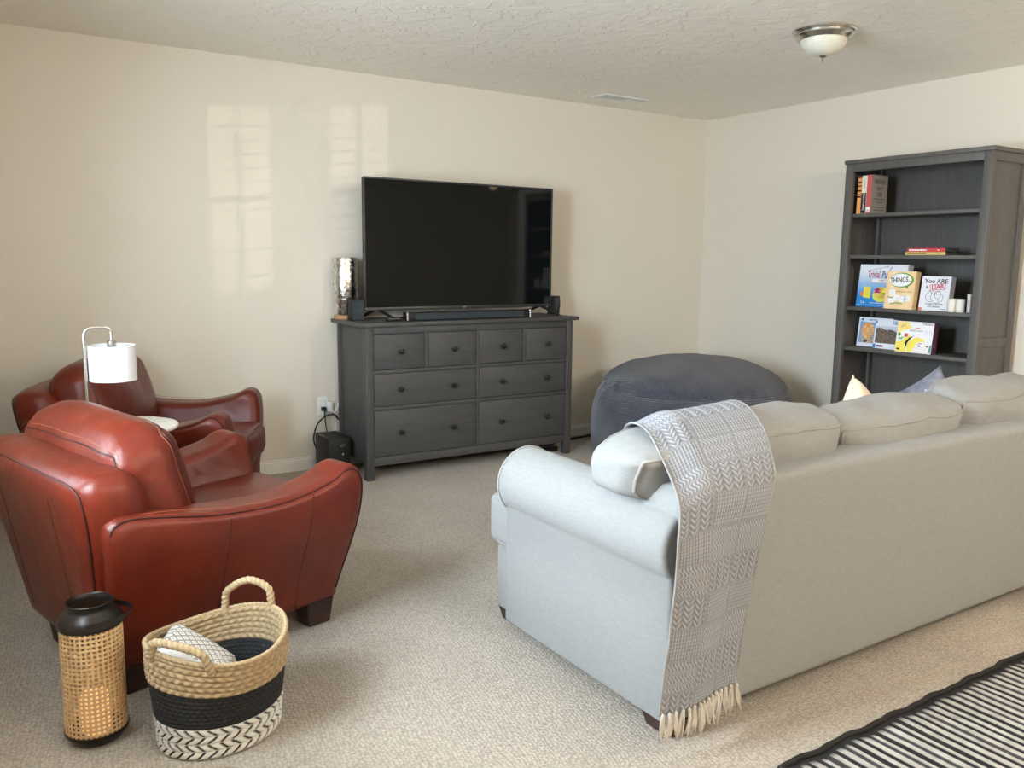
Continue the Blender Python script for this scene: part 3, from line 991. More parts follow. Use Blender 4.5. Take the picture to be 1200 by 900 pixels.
# --- two books lying on the second shelf
def lying(label, y0, y1, z, h, dep, m_sp, m_mark, x=-0.385, n=8, seed=1):
    t = thing('book', label, 'book', (x, (y0 + y1) / 2, z), 0, 'books lying on the second shelf')
    L2 = abs(y1 - y0) / 2
    bm = bmesh.new(); bm_box(bm, 0, 0.005, -L2, L2, 0.0006, h, 0.0015, 1); frombm('spine', bm, m_sp, t)
    for z0 in (0.0006, h - 0.003):
        bm = bmesh.new(); bm_box(bm, 0.0052, dep, -L2, L2, z0, z0 + 0.0024, 0); frombm('cover', bm, plain('cover_dark', (60, 56, 58)), t)
    bm = bmesh.new(); bm_box(bm, 0.0055, dep - 0.004, -L2 + 0.003, L2 - 0.003, 0.0032, h - 0.0032, 0); frombm('page_block', bm, M_PAGES, t)
    rnd = random.Random(seed)
    y = L2 - 0.012
    for k in range(n):
        wd = rnd.uniform(0.008, 0.016)
        on = bmesh.new(); bm_box(on, -0.0008, 0, y - wd, y, h * 0.33, h * 0.68, 0); frombm('mark', on, m_mark, t)
        y -= wd + 0.003
    on = bmesh.new(); bm_box(on, -0.0008, 0, -L2 + 0.035, -L2 + 0.045, h * 0.35, h * 0.6, 0); frombm('mark', on, m_mark, t)
    return t
lying('yellow book lying under the red book on the second shelf', -2.065, -2.318, SH[1], 0.018, 0.175, plain('spine_yellow', (214, 190, 110)), plain('print_olive', (120, 96, 40)), n=9, seed=3)
lying('red book lying on top of the yellow book', -2.078, -2.314, SH[1] + 0.0185, 0.022, 0.155, plain('spine_crimson', (196, 62, 62)), WHT, n=7, seed=5)

# --- games on the third shelf
def ramp_mat(name, stops, axis='Y', coords='Generated', rough=0.35):
    m = mat(name, (0.5, 0.5, 0.5), rough)
    nt, N, L, B = nodes_of(m)
    tc = N.new('ShaderNodeTexCoord'); sp = N.new('ShaderNodeSeparateXYZ')
    L.new(tc.outputs[coords], sp.inputs[0])
    r = N.new('ShaderNodeValToRGB')
    while len(r.color_ramp.elements) < len(stops):
        r.color_ramp.elements.new(0.5)
    for e, (p, c) in zip(r.color_ramp.elements, stops):
        e.position = p; e.color = (*srgb(*c), 1)
    L.new(sp.outputs[axis], r.inputs[0]); L.new(r.outputs[0], B.inputs['Base Color'])
    return m
gz = SH[2]
t, cov, fm, W = lettered('large blue and white board game box at the left of the games shelf', 'board game', 'games standing on the third shelf', 'board_game', -1.722, -2.052, gz, 0.272, 0.06,
                         ramp_mat('cover_blue_fade', [(0.0, (40, 132, 206)), (0.25, (44, 138, 210)), (0.55, (150, 190, 228)), (0.8, (226, 232, 242)), (1, (236, 238, 244))], 'Z'), plain('box_pale', (216, 222, 232)), R(6), -0.345)
poly('border', [(-W / 2 + 0.004, 0.012), (W / 2 - 0.004, 0.012), (W / 2 - 0.004, 0.015), (-W / 2 + 0.004, 0.015)], plain('print_sky', (150, 200, 236)), cov, at(fm, 0, 0))
text('title', 'Trivial', 0.062, plain('print_wine', (176, 70, 110)), cov, at(fm, -0.062, 0.208, rot=R(1)), scale=(0.56, 1.0))
text('title', 'Pursuit', 0.062, SLT, cov, at(fm, 0.050, 0.208, rot=R(1)), scale=(0.62, 1.0))
tube('flourish', [at(fm, q.x, q.y) @ Vector((0, 0, 0)) for q in catmull([(-0.10, 0.232, 0), (-0.06, 0.24, 0), (0.0, 0.252, 0), (0.03, 0.262, 0), (0.028, 0.25, 0)])], 0.0012, PLUM, cov, 5)
tube('flourish', [at(fm, q.x, q.y) @ Vector((0, 0, 0)) for q in catmull([(0.02, 0.183, 0), (0.03, 0.19, 0), (0.04, 0.22, 0), (0.052, 0.25, 0), (0.062, 0.255, 0)])], 0.0022, SLT, cov, 5)
def pill(cx, cy, a, b, n=10):
    return [(cx + a + b * C(x), cy + b * S(x)) for x in np.linspace(-PI / 2, PI / 2, n)] + [(cx - a + b * C(x), cy + b * S(x)) for x in np.linspace(PI / 2, 3 * PI / 2, n)]
poly('banner', pill(0.04, 0.170, 0.10, 0.014), plain('print_rose', (226, 170, 196)), cov, at(fm, 0, 0))
poly('banner', pill(0.04, 0.170, 0.10, 0.0115), WHT, cov, at(fm, 0, 0, 0.0012))
text('lettering', 'FAMILY EDITION', 0.015, plain('print_rosedark', (196, 130, 160)), cov, at(fm, 0.035, 0.170, 0.0020))
poly('playing_card', [(-0.117, 0.06), (-0.068, 0.057), (-0.072, 0.128), (-0.120, 0.130)], YEL, cov, at(fm, 0, 0, 0.0012))
for k in range(4):
    poly('card_line', [(-0.108, 0.118 - k * 0.011), (-0.082, 0.117 - k * 0.011), (-0.082, 0.113 - k * 0.011), (-0.108, 0.114 - k * 0.011)], plain('print_khaki', (196, 180, 90)), cov, at(fm, 0, 0, 0.0020))
poly('piece_disc', ell(-0.127, 0.083, 0.017, 0.014), ORG, cov, at(fm, 0, 0))
poly('piece_disc', ell(0.003, 0.078, 0.056, 0.044), plain('print_lime', (224, 224, 90)), cov, at(fm, 0, 0))
poly('piece_disc', ell(0.008, 0.093, 0.056, 0.036), plain('print_gold', (222, 200, 92)), cov, at(fm, 0, 0, 0.0014))
for k in range(6):
    a = k * PI / 3 + 0.3
    poly('wedge', [(0.008, 0.093), (0.008 + 0.052 * C(a), 0.093 + 0.033 * S(a)), (0.008 + 0.052 * C(a + 0.8), 0.093 + 0.033 * S(a + 0.8))], [PNK, plain('print_gold', (222, 200, 92)), plain('print_amber', (210, 176, 70)), GRN, YEL, plain('print_amber', (210, 176, 70))][(k + 4) % 6], cov, at(fm, 0, 0, 0.0020))
poly('wedge', [(-0.048, 0.108), (-0.02, 0.128), (0.0, 0.112), (-0.02, 0.102)], PNK, cov, at(fm, 0, 0, 0.0026))
poly('piece_disc', ell(0.066, 0.145, 0.018, 0.014), BLU, cov, at(fm, 0, 0))
text('lettering', '2-6', 0.022, WHT, cov, at(fm, -0.118, 0.030))
text('lettering', 'FOR PLAYERS AGED 8 AND UP', 0.011, WHT, cov, at(fm, 0.01, 0.027))

M_BOARD = ramp_mat('cover_plywood', [(0, (236, 204, 158)), (0.3, (240, 212, 168)), (0.5, (234, 200, 152)), (0.8, (242, 214, 172)), (1, (232, 196, 150))], 'Y')
t, cov, fm, W = lettered('tan party game box with a green speech bubble', 'board game', 'games standing on the third shelf', 'board_game', -1.958, -2.148, gz, 0.232, 0.05, M_BOARD, plain('box_tan', (206, 176, 132)), R(6), -0.404)
poly('speech_bubble', ell(0, 0.178, 0.080, 0.045, 32) , GRN, cov, at(fm, 0.004, 0))
poly('speech_bubble', ell(0, 0.178, 0.073, 0.039, 32), WHT, cov, at(fm, -0.002, 0.0, 0.0014))
poly('bubble_tail', [(0.02, 0.142), (0.05, 0.150), (0.052, 0.125)], GRN, cov, at(fm, 0, 0))
text('title', 'THINGS...', 0.036, plain('print_charcoal', (52, 56, 52)), cov, at(fm, 0.0, 0.178, 0.0022, R(4)), scale=(0.92, 1.25))
for (cx, cy, r_) in ((-0.045, 0.100, 12), (-0.012, 0.068, 0), (0.028, 0.062, -8), (0.055, 0.066, 6), (-0.048, 0.055, 4)):
    q = 0.019
    poly('note_card', [(-q, -q * 0.9), (q, -q * 0.9), (q, q), (-q, q)], WHT, cov, at(fm, cx, cy, 0.001, R(r_)))
    poly('card_line', [(-q * 0.5, -0.002), (q * 0.5, -0.002), (q * 0.5, 0.002), (-q * 0.5, 0.002)], plain('print_lilac', (200, 200, 226)), cov, at(fm, cx, cy, 0.0017, R(r_)))
text('lettering', 'HUMOR IN A BOX', 0.014, plain('print_sienna', (190, 140, 90)), cov, at(fm, 0.028, 0.108))
poly('grass_stroke', [(-0.075, 0.075), (-0.035, 0.072), (-0.035, 0.066), (-0.075, 0.069)], GRN, cov, at(fm, 0, 0, 0.0022))
poly('grass_stroke', [(-0.055, 0.032), (-0.01, 0.042), (0.03, 0.036), (0.03, 0.031), (-0.01, 0.035), (-0.055, 0.027)], GRN, cov, at(fm, 0, 0, 0.0022))

t, cov, fm, W = lettered('white game box with a pointing fist drawing', 'board game', 'games standing on the third shelf', 'board_game', -2.168, -2.348, gz, 0.206, 0.05, plain('cover_white', (226, 228, 236)), plain('box_white', (206, 208, 214)), R(7), -0.372)
text('title', 'You ARE', 0.036, BKG, cov, at(fm, 0.0, 0.176), scale=(1.08, 1.0))
text('title', 'a', 0.034, BKG, cov, at(fm, -0.052, 0.144))
def frame2d(x0, x1, y0, y1, th, m, mt):
    for q in ([(x0, y0), (x1, y0), (x1, y0 + th), (x0, y0 + th)], [(x0, y1 - th), (x1, y1 - th), (x1, y1), (x0, y1)], [(x0, y0), (x0 + th, y0), (x0 + th, y1), (x0, y1)], [(x1 - th, y0), (x1, y0), (x1, y1), (x1 - th, y1)]):
        poly('stamp_edge', q, m, cov, mt)
frame2d(-0.048, 0.048, -0.018, 0.018, 0.003, REDP, at(fm, 0.014, 0.142, 0.0012, R(6)))
text('title', 'LIAR', 0.037, REDP, cov, at(fm, 0.014, 0.142, 0.0012, R(6)), scale=(1.05, 1.0))
# line drawing of a fist pointing out at the viewer
def line2(P, r=0.0011, closed=False):
    tube('ink_line', [at(fm, q.x, q.y, 0.0004) @ Vector((0, 0, 0)) for q in catmull([(a, b, 0) for a, b in P], 5, closed)], r, BKG, cov, 5, closed)
line2([(-0.045, 0.105), (-0.055, 0.085), (-0.045, 0.062), (-0.02, 0.052), (-0.005, 0.06)])
line2([(-0.045, 0.105), (-0.03, 0.118), (-0.02, 0.10), (-0.022, 0.075), (-0.008, 0.06)])
line2([(-0.02, 0.10), (-0.01, 0.12), (0.002, 0.10), (0.0, 0.075)])
line2(ell(0.02, 0.096, 0.020, 0.022, 12), closed=True)
line2(ell(0.02, 0.108, 0.012, 0.009, 10), closed=True)
line2([(0.04, 0.105), (0.052, 0.09), (0.05, 0.065), (0.035, 0.05), (0.015, 0.046), (0.0, 0.052)])
line2([(0.022, 0.074), (0.030, 0.062), (0.022, 0.052)])
text('lettering', 'THE IMPOSTER GAME', 0.0115, BKG, cov, at(fm, 0.004, 0.040))
text('lettering', 'FOR FRIENDS', 0.013, BKG, cov, at(fm, 0.004, 0.025))
poly('corner_tag', [(-0.089, 0.003), (-0.068, 0.003), (-0.068, 0.018), (-0.089, 0.018)], ORG, cov, at(fm, 0, 0))
poly('card_line', [(0.05, 0.010), (0.08, 0.010), (0.08, 0.013), (0.05, 0.013)], SLT, cov, at(fm, 0, 0))

for (y, h, r_, lb, x_) in ((-2.376, 0.078, 0.024, 'short white pillar candle right beside the white game box', -0.372), (-2.426, 0.078, 0.024, 'short white pillar candle second from the white game box', -0.372), (-2.452, 0.108, 0.012, 'thin taller white candle against the right post of the bookcase', -0.330)):
    t = thing('pillar_candle', lb, 'candle', (x_, y, gz), 0, 'white candles on the third shelf')
    lathe('wax_body', [(0, 0.0008), (r_ - 0.001, 0.0008), (r_, 0.002), (r_, h - 0.002), (r_ - 0.002, h), (r_ * 0.6, h - 0.003), (0, h - 0.004)], M_WAX, t, 28)
    tube('wick', [(0, 0, h - 0.006), (0.0005, 0, h + 0.006)], 0.0008, BKG, t, 5)

# --- puzzles on the fourth shelf
def picture(name, stops, scale, ycut=None, seed=0.0):
    m = mat(name, (0.5, 0.5, 0.5), 0.35)
    nt, N, L, B = nodes_of(m)
    tc = N.new('ShaderNodeTexCoord')
    mp = N.new('ShaderNodeMapping'); mp.inputs['Location'].default_value = (seed, seed, seed)
    L.new(tc.outputs['Object'], mp.inputs[0])
    n = N.new('ShaderNodeTexNoise'); n.inputs['Scale'].default_value = scale; n.inputs['Detail'].default_value = 5; n.inputs['Roughness'].default_value = 0.72
    L.new(mp.outputs[0], n.inputs['Vector'])
    r = N.new('ShaderNodeValToRGB')
    while len(r.color_ramp.elements) < len(stops):
        r.color_ramp.elements.new(0.5)
    for e, (p, c) in zip(r.color_ramp.elements, stops):
        e.position = p; e.color = (*srgb(*c), 1)
    L.new(n.outputs[0], r.inputs[0])
    L.new(r.outputs[0], B.inputs['Base Color'])
    return m
pz = SH[3]
M_BOX = plain('puzzle_white', (230, 234, 242))
t, cov, fm, W = lettered('white puzzle box with an orange bouquet picture', 'puzzle', 'puzzle boxes on the fourth shelf', 'puzzle_box', -1.706, -1.946, pz, 0.190, 0.05, M_BOX, M_BOX, R(6), -0.286)
P_ = plain('puzzle_periwinkle', (128, 164, 212))
poly('picture', [(-0.108, 0.024), (0.11, 0.024), (0.11, 0.150), (-0.108, 0.162)], P_, cov, at(fm, 0, 0))
poly('picture', ell(-0.05, 0.106, 0.047, 0.052, 20), picture('bouquet', [(0.36, (250, 236, 200)), (0.44, (238, 190, 110)), (0.5, (226, 122, 44)), (0.56, (240, 214, 170)), (0.64, (120, 130, 80))], 46), cov, at(fm, 0, 0, 0.0012))
poly('picture', [(-0.09, 0.026), (0.105, 0.026), (0.105, 0.150), (-0.01, 0.066), (-0.09, 0.062)], picture('bouquet_leaves', [(0.36, (60, 44, 40)), (0.45, (150, 96, 60)), (0.52, (226, 214, 190)), (0.6, (110, 150, 130)), (0.68, (70, 90, 110))], 40, seed=3), cov, at(fm, 0, 0, 0.0010))
poly('emblem', ell(-0.095, 0.174, 0.010, 0.008, 12), BLU, cov, at(fm, 0, 0))
text('lettering', '1000 PIECES', 0.016, BLU, cov, at(fm, -0.01, 0.173))

t, cov, fm, W = lettered('white puzzle box with a hillside town picture', 'puzzle', 'puzzle boxes on the fourth shelf', 'puzzle_box', -1.862, -2.112, pz, 0.186, 0.05, M_BOX, M_BOX, R(6), -0.339)
poly('picture', [(-0.115, 0.036), (0.115, 0.036), (0.115, 0.146), (-0.115, 0.146)], ramp_mat('sky_print', [(0, (150, 160, 190)), (1, (206, 212, 228))], 'Z'), cov, at(fm, 0, 0))
poly('picture', [(-0.115, 0.036), (0.115, 0.036), (0.115, 0.110), (0.06, 0.118), (0.03, 0.112), (-0.01, 0.124), (-0.05, 0.122), (-0.08, 0.134), (-0.115, 0.130)], picture('town', [(0.36, (40, 36, 36)), (0.45, (92, 84, 80)), (0.52, (140, 120, 100)), (0.58, (70, 66, 70)), (0.66, (190, 180, 160))], 70, seed=8), cov, at(fm, 0, 0, 0.0012))
text('title', '1000', 0.030, BLU, cov, at(fm, 0.02, 0.167))
poly('emblem', [(-0.125, 0.004), (-0.108, 0.004), (-0.108, 0.03), (-0.125, 0.03)], BLU, cov, at(fm, 0, 0, 0.001))
poly('emblem', ell(-0.118, 0.168, 0.007, 0.012, 12), P_, cov, at(fm, 0, 0))
poly('lettering_bar', pill(-0.078, 0.018, 0.018, 0.006), PLUM, cov, at(fm, 0, 0))

t, cov, fm, W = lettered('yellow and white game box with a cartoon face cover', 'board game', 'puzzle boxes on the fourth shelf', 'game_box', -2.052, -2.285, pz, 0.190, 0.055, WHT, plain('box_plum', (96, 60, 76)), R(6), -0.3975)
def pp(P, m, z=0.0006, name='picture'):
    poly(name, P, m, cov, at(fm, 0, 0, z))
hW = W / 2 - 0.002
Y2 = plain('print_lemon', (244, 226, 96))
pp([(-hW, 0.118), (-0.02, 0.150), (-0.045, 0.186), (-hW, 0.186)], plain('print_butter', (248, 224, 130)))
pp([(-hW, 0.004), (-0.04, 0.004), (-0.058, 0.05), (-0.02, 0.105), (-0.05, 0.100), (-0.08, 0.065), (-hW, 0.06)], Y2)
pp([(-0.03, 0.004), (0.09, 0.004), (0.085, 0.05), (0.06, 0.09), (0.02, 0.098), (-0.02, 0.08), (-0.045, 0.045)], Y2, 0.0012)
pp([(-0.045, 0.03), (-0.058, 0.06), (-0.03, 0.092), (0.0, 0.105), (-0.02, 0.088), (-0.038, 0.06)], BKG, 0.0016)
pp([(-0.012, 0.004), (0.095, 0.004), (0.09, 0.045), (0.08, 0.072), (0.03, 0.070), (0.015, 0.05), (0.005, 0.03)], plain('print_skin', (240, 232, 234)), 0.0018)
pp(ell(0.040, 0.046, 0.013, 0.004, 16), BKG, 0.0024)
pp([(0.025, 0.056), (0.045, 0.064), (0.06, 0.058), (0.045, 0.060)], BKG, 0.0024)
pp(ell(0.090, 0.046, 0.007, 0.004, 12), BKG, 0.0024)
pp([(0.10, 0.01), (hW, 0.01), (hW, 0.06), (0.104, 0.05)], plain('print_teal', (90, 150, 150)), 0.0012)
pp(ell(-0.052, 0.106, 0.014, 0.012, 18), plain('print_coral', (220, 92, 84)), 0.0020)
pp(ell(-0.098, 0.108, 0.010, 0.012, 18), GRN, 0.0012)
pp([(-0.11, 0.085), (-0.06, 0.098), (-0.08, 0.075)], plain('print_mint', (150, 190, 130)), 0.0012)
for k in range(9):
    a = PI * k / 8
    pp([(-0.072 + 0.012 * C(a) - 0.001, 0.150 + 0.010 * S(a)), (-0.072 + 0.026 * C(a), 0.150 + 0.022 * S(a)), (-0.072 + 0.012 * C(a) + 0.002, 0.150 + 0.010 * S(a) + 0.002)], SLT, 0.0014, 'burst_line')
pp(pill(0.01, 0.135, 0.045, 0.010), WHT, 0.0018)
text('lettering', 'SHOUT OUT!', 0.014, SLT, cov, at(fm, 0.01, 0.135, 0.0026))
pp(pill(0.085, 0.128, 0.012, 0.014), plain('print_pale', (232, 226, 240)), 0.0016)
pp([(0.0, 0.150), (0.03, 0.158), (0.03, 0.152), (0.0, 0.146)], plain('print_coral', (220, 92, 84)), 0.0016)
text('title', 'OR NOT', 0.018, PLUM, cov, at(fm, 0.082, 0.178))
poly('print_block', [(-0.105, 0.014), (-0.085, 0.014), (-0.085, 0.024), (-0.105, 0.024)], BKG, cov, at(fm, 0, 0, 0.0014))

# ================================================================== ARMCHAIRS
def smooth(x):
    x = max(0, min(1, x))
    return x * x * (3 - 2 * x)
def chair_yo(z):
    return 0.315 + 0.145 * smooth((z - 0.08) / 0.50)
def arm_outline():
    top = catmull([(-0.486, 0.560, 0), (-0.470, 0.600, 0), (-0.40, 0.612, 0), (-0.15, 0.570, 0), (0.08, 0.560, 0), (0.26, 0.592, 0), (0.335, 0.625, 0), (0.375, 0.622, 0), (0.402, 0.592, 0), (0.412, 0.53, 0), (0.416, 0.42, 0), (0.414, 0.30, 0), (0.402, 0.19, 0), (0.380, 0.095, 0)], 5)
    P = [(p.x, p.y) for p in top] + [(0.0, 0.090), (-0.405, 0.095), (-0.445, 0.30), (-0.475, 0.50)]
    return P
AO = resample(arm_outline(), 0.05)
NTOP = 66
def make_chair(label):
    t = thing('armchair', label, 'armchair', (0, 0, 0), 0, 'red leather armchairs')
    for s in (-1, 1):
        def fn(a, b, q, s=s):
            bulge = 0.012 * S(PI * max(0, min(1, (a + 0.48) / 0.95)))
            return (a, s * (chair_yo(b) + bulge - q), b)
        arm = loft('arm', AO, 0.185, 0.045, fn, M_LEATHER, t, 5, 5, angle=180)
        # seam following the rim of the outer panel
        raw = arm_outline()
        rim = [(-0.035 + (p[0] + 0.035) * (1 - 0.012 / 0.451), 0.358 + (p[1] - 0.358) * (1 - 0.012 / 0.267)) for p in raw]
        rim = [p for p in rim[2:NTOP] if p[1] > 0.12]
        tube('seam', [fn(p[0], p[1], 0.0125) for p in rim], 0.0028, M_SEAM, arm, 6)
        for xs in (-0.115, 0.185):
            ztop = 0.545 if xs < 0 else 0.560
            tube('seam', [fn(xs + 0.02 * (0.5 - z), z, 0.0005) for z in np.linspace(0.10, ztop, 16)], 0.0018, M_SEAM, arm, 6)
        tube('stitching', [fn(p[0], p[1] + 0.003, 0.030) for p in catmull([(-0.46, 0.605, 0), (-0.30, 0.598, 0), (-0.10, 0.568, 0), (0.1, 0.562, 0)], 6)], 0.0009, M_STITCH, arm, 5)
    # back: outer shell, wider at the top, leaning back
    wt = 0.435
    bo_ = catmull([(-0.30, 0.095, 0), (-0.345, 0.30, 0), (-0.405, 0.50, 0), (-0.430, 0.64, 0), (-0.415, 0.715, 0), (-0.35, 0.735, 0), (-0.2, 0.742, 0), (0, 0.745, 0), (0.2, 0.742, 0), (0.35, 0.735, 0), (0.415, 0.715, 0), (0.430, 0.64, 0), (0.405, 0.50, 0), (0.345, 0.30, 0), (0.30, 0.095, 0)], 4)
    BO = resample([(p.x, p.y) for p in bo_], 0.05)
    def fb(a, b, q):
        lean = -0.435 - 0.125 * (b - 0.05) / 0.75
        return (lean + q - 0.016 * (1 - (a / 0.45) ** 2), a, b)
    back = loft('back', BO, 0.21, 0.085, fb, M_LEATHER, t, 4, 7, angle=180)
    ctr = [p for p in BO if p[1] > 0.20]
    tube('seam', [fb(p[0] * (1 - 0.031 / 0.43), 0.42 + (p[1] - 0.42) * (1 - 0.031 / 0.325), 0.016) for p in ctr], 0.0028, M_SEAM, back, 6)
    for ys_ in (-0.22, 0.22):
        tube('seam', [fb(ys_ * (0.82 + 0.25 * z), z, 0.0006) for z in np.linspace(0.19, 0.65, 16)], 0.0018, M_SEAM, back, 6)
    # seat block, seat cushion and front rail
    def fr_(a, b, q):
        return (-0.30 + q, a * (0.94 + 0.30 * (b - 0.095)), b)
    loft('seat_base', resample([(-0.29, 0.092), (0.29, 0.092), (0.29, 0.275), (-0.29, 0.275)], 0.08), 0.715, 0.02, fr_, M_LEATHER, t, 3, 3, angle=60)
    f, bm = puffbox(0.335, 0.295, 0.085, 0.05, 16, (0.012, 0, 0.030), 0.006, 5, 1.0)
    T_ = Matrix.Translation((0.115, 0, 0.365)) @ Matrix.Rotation(R(-3), 4, 'Y')
    bmesh.ops.transform(bm, matrix=T_, verts=bm.verts)
    sc_ = frombm('seat_cushion', bm, M_LEATHER, t, True, 180)
    for sd in (-1, 1):
        tube('seam', [T_ @ (p * 1.0) for p in edge_path(f, 2, sd, 14)], 0.003, M_SEAM, sc_, 6, True)
    # plump back cushion
    f, bm = puffbox(0.115, 0.375, 0.215, 0.085, 18, (0.045, 0.02, 0.040), 0.012, 4.5, 3.0)
    T_ = Matrix.Translation((-0.265, 0.035, 0.603)) @ Matrix.Rotation(R(-17), 4, 'Y')
    bmesh.ops.transform(bm, matrix=T_, verts=bm.verts)
    bc = frombm('back_cushion', bm, M_LEATHER, t, True, 180)
    for sd in (-1, 1):
        tube('seam', [T_ @ p for p in edge_path(f, 0, sd, 16)], 0.0030, M_SEAM, bc, 6, True)
        tube('stitching', [T_ @ p for p in edge_path(f, 0, sd, 16, 0.80)], 0.0013, M_STITCH, bc, 5, True)
    # legs
    for sx in (-1, 1):
        for sy in (-1, 1):
            bm = bmesh.new()
            cx, cy = (0.325 if sx > 0 else -0.345), sy * 0.245
            ch = [(0.060, 0.10), (0.048, 0.002)]
            vs, fs = [], []
            for (hh, z) in ch:
                for (a, b) in ((-1, -1), (1, -1), (1, 1), (-1, 1)):
                    vs.append(bm.verts.new((cx + a * hh * 0.95, cy + b * hh * 0.8, z)))
            for i in range(4):
                bm.faces.new((vs[i], vs[(i + 1) % 4], vs[4 + (i + 1) % 4], vs[4 + i]))
            bm.faces.new(vs[:4]); bm.faces.new(vs[4:])
            bmesh.ops.bevel(bm, geom=bm.edges[:], offset=0.004, segments=2, affect='EDGES')
            frombm('leg', bm, M_DARKWOOD, t)
    return t


ch1 = make_chair('red brown leather club armchair in front, seen from behind beside the basket')
ch1.location = (-4.568, -2.079, 0); ch1.rotation_euler = (0, 0, R(15))
ch2 = copytree(ch1)
ch2.location = (-4.40, -0.68, 0); ch2.rotation_euler = (0, 0, R(-27))
ch2['label'] = 'dark red leather armchair against the back wall behind the white lamp'

# ------------------------------------------------------------------ lamp and side table between the chairs
tb = thing('side_table', 'small round cream topped side table between the two armchairs', 'side table', (-4.680, -1.40, 0))
lathe('table_top', [(0, 0.628), (0.19, 0.628), (0.204, 0.633), (0.207, 0.640), (0.204, 0.647), (0.19, 0.650), (0, 0.650)], M_TABLE, tb, 56)
lathe('stem', [(0, 0.014), (0.013, 0.014), (0.013, 0.6275), (0, 0.6275)], M_CHROME, tb, 20, loc=(-0.09, 0.0, 0))
lathe('base', [(0, 0.001), (0.13, 0.001), (0.135, 0.006), (0.125, 0.012), (0.02, 0.0165), (0, 0.0165)], M_CHROME, tb, 40, loc=(-0.09, 0.0, 0))

lp = thing('floor_lamp', 'slim arched steel floor lamp with a white drum shade behind the front armchair', 'lamp', (-4.812, -1.40, 0.012))
lathe('base', [(0, 0.001), (0.10, 0.001), (0.105, 0.006), (0.10, 0.014), (0.012, 0.02), (0, 0.02)], M_CHROME, lp, 40)
arc = [(0, 0, 0.015), (0, 0, 0.5), (0, 0, 0.95), (0, 0, 1.005)] 
arc += [(0.035 - 0.035 * C(a), 0, 1.005 + 0.035 * S(a)) for a in np.linspace(0.2, PI / 2, 7)]
arc += [(0.065, -0.001, 1.0395)]
arc += [(0.080 + 0.020 * S(a), -0.002, 1.0195 + 0.020 * C(a)) for a in np.linspace(0, PI / 2, 7)]
arc += [(0.100, -0.002, 0.985)]
tube('pole', arc, 0.0065, M_CHROME, lp, 12)
lathe('socket', [(0, 0.945), (0.017, 0.945), (0.0185, 0.95), (0.0185, 0.984), (0.012, 0.989), (0, 0.989)], M_SILVER, lp, 24).data.transform(Matrix.Translation((0.100, -0.002, 0)))
SHX = 0.100
sh = lathe('lamp_shade', [(0.0872, 0.826), (0.0885, 0.826), (0.0885, 0.968), (0.0872, 0.968), (0.0865, 0.966), (0.0865, 0.828), (0.0872, 0.826)], M_SHADE, lp, 56, cap=False)
sh.data.transform(Matrix.Translation((SHX, -0.002, 0)))
for k in range(3):
    a = 2 * PI * k / 3 + 0.5
    tube('spoke', [(SHX + 0.017 * C(a), -0.002 + 0.017 * S(a), 0.955), (SHX + 0.0868 * C(a), -0.002 + 0.0868 * S(a), 0.962)], 0.0015, M_SILVER, lp, 6)

# ================================================================== SOFA
SX0, SX1, SY0, SZB = -3.63, -1.20, -3.53, 0.050
sf = thing('sofa', 'large cream linen sofa with rolled arms, seen from behind', 'sofa', ((SX0 + SX1) / 2, -3.05, 0))
so_ = Vector(((SX0 + SX1) / 2, -3.05, 0))
inv = Matrix.Translation(-so_)
def put(o):
    o.data.transform(inv)
    return o
put(box('seat_base', SX0 + 0.03, SX1 - 0.03, -3.34, -2.565, SZB + 0.004, 0.295, M_LINEN, sf, 0.012, 3))
back_out = resample([(SX0 + 0.012, SZB), (SX1 - 0.012, SZB), (SX1 - 0.012, 0.69), (SX1 - 0.03, 0.722), (SX1 - 0.06, 0.730), (SX0 + 0.06, 0.730), (SX0 + 0.03, 0.722), (SX0 + 0.012, 0.69)], 0.10)
put(loft('back_frame', back_out, 0.175, 0.028, lambda a, b, q: (a, SY0 + q + 0.012 * smooth((b - 0.4) / 0.35) * 0, b), M_LINEN, sf, 3, 4, angle=60))
bkf = sf.children[-1]
put(tube('piping', [(SX0 + 0.020, SY0 + 0.010, z) for z in np.linspace(SZB + 0.005, 0.72, 12)], 0.004, M_PIPE, bkf, 6))
def arm_poly(sgn, ox_):
    c = (-3.545, 0.555); r = 0.122
    P = [(-3.632, SZB), (-3.632, 0.30)]
    for a in np.linspace(R(225), R(-28), 30):
        P.append((c[0] + r * C(a), c[1] + r * S(a)))
    P += [(-3.440, 0.40), (-3.440, SZB)]
    if sgn < 0:
        P = [(SX0 + SX1 - x, z) for x, z in P][::-1]
    return P
for sgn in (1, -1):
    arm = put(loft('arm', resample(arm_poly(sgn, 0), 0.09), 0.845, 0.016, lambda a, b, q: (a, -3.512 + q, b), M_LINEN, sf, 8, 3, angle=50))
    ring = [p for p in arm_poly(sgn, 0) if p[1] > 0.40]
    put(tube('piping', [(a * 1.0, -2.674, b) for a, b in offset2d(ring[::1], 0.0)], 0.0045, M_PIPE, arm, 6))
def pol(P):
    return 1 if sum(P[i - 1][0] * P[i][1] - P[i][0] * P[i - 1][1] for i in range(len(P))) > 0 else -1
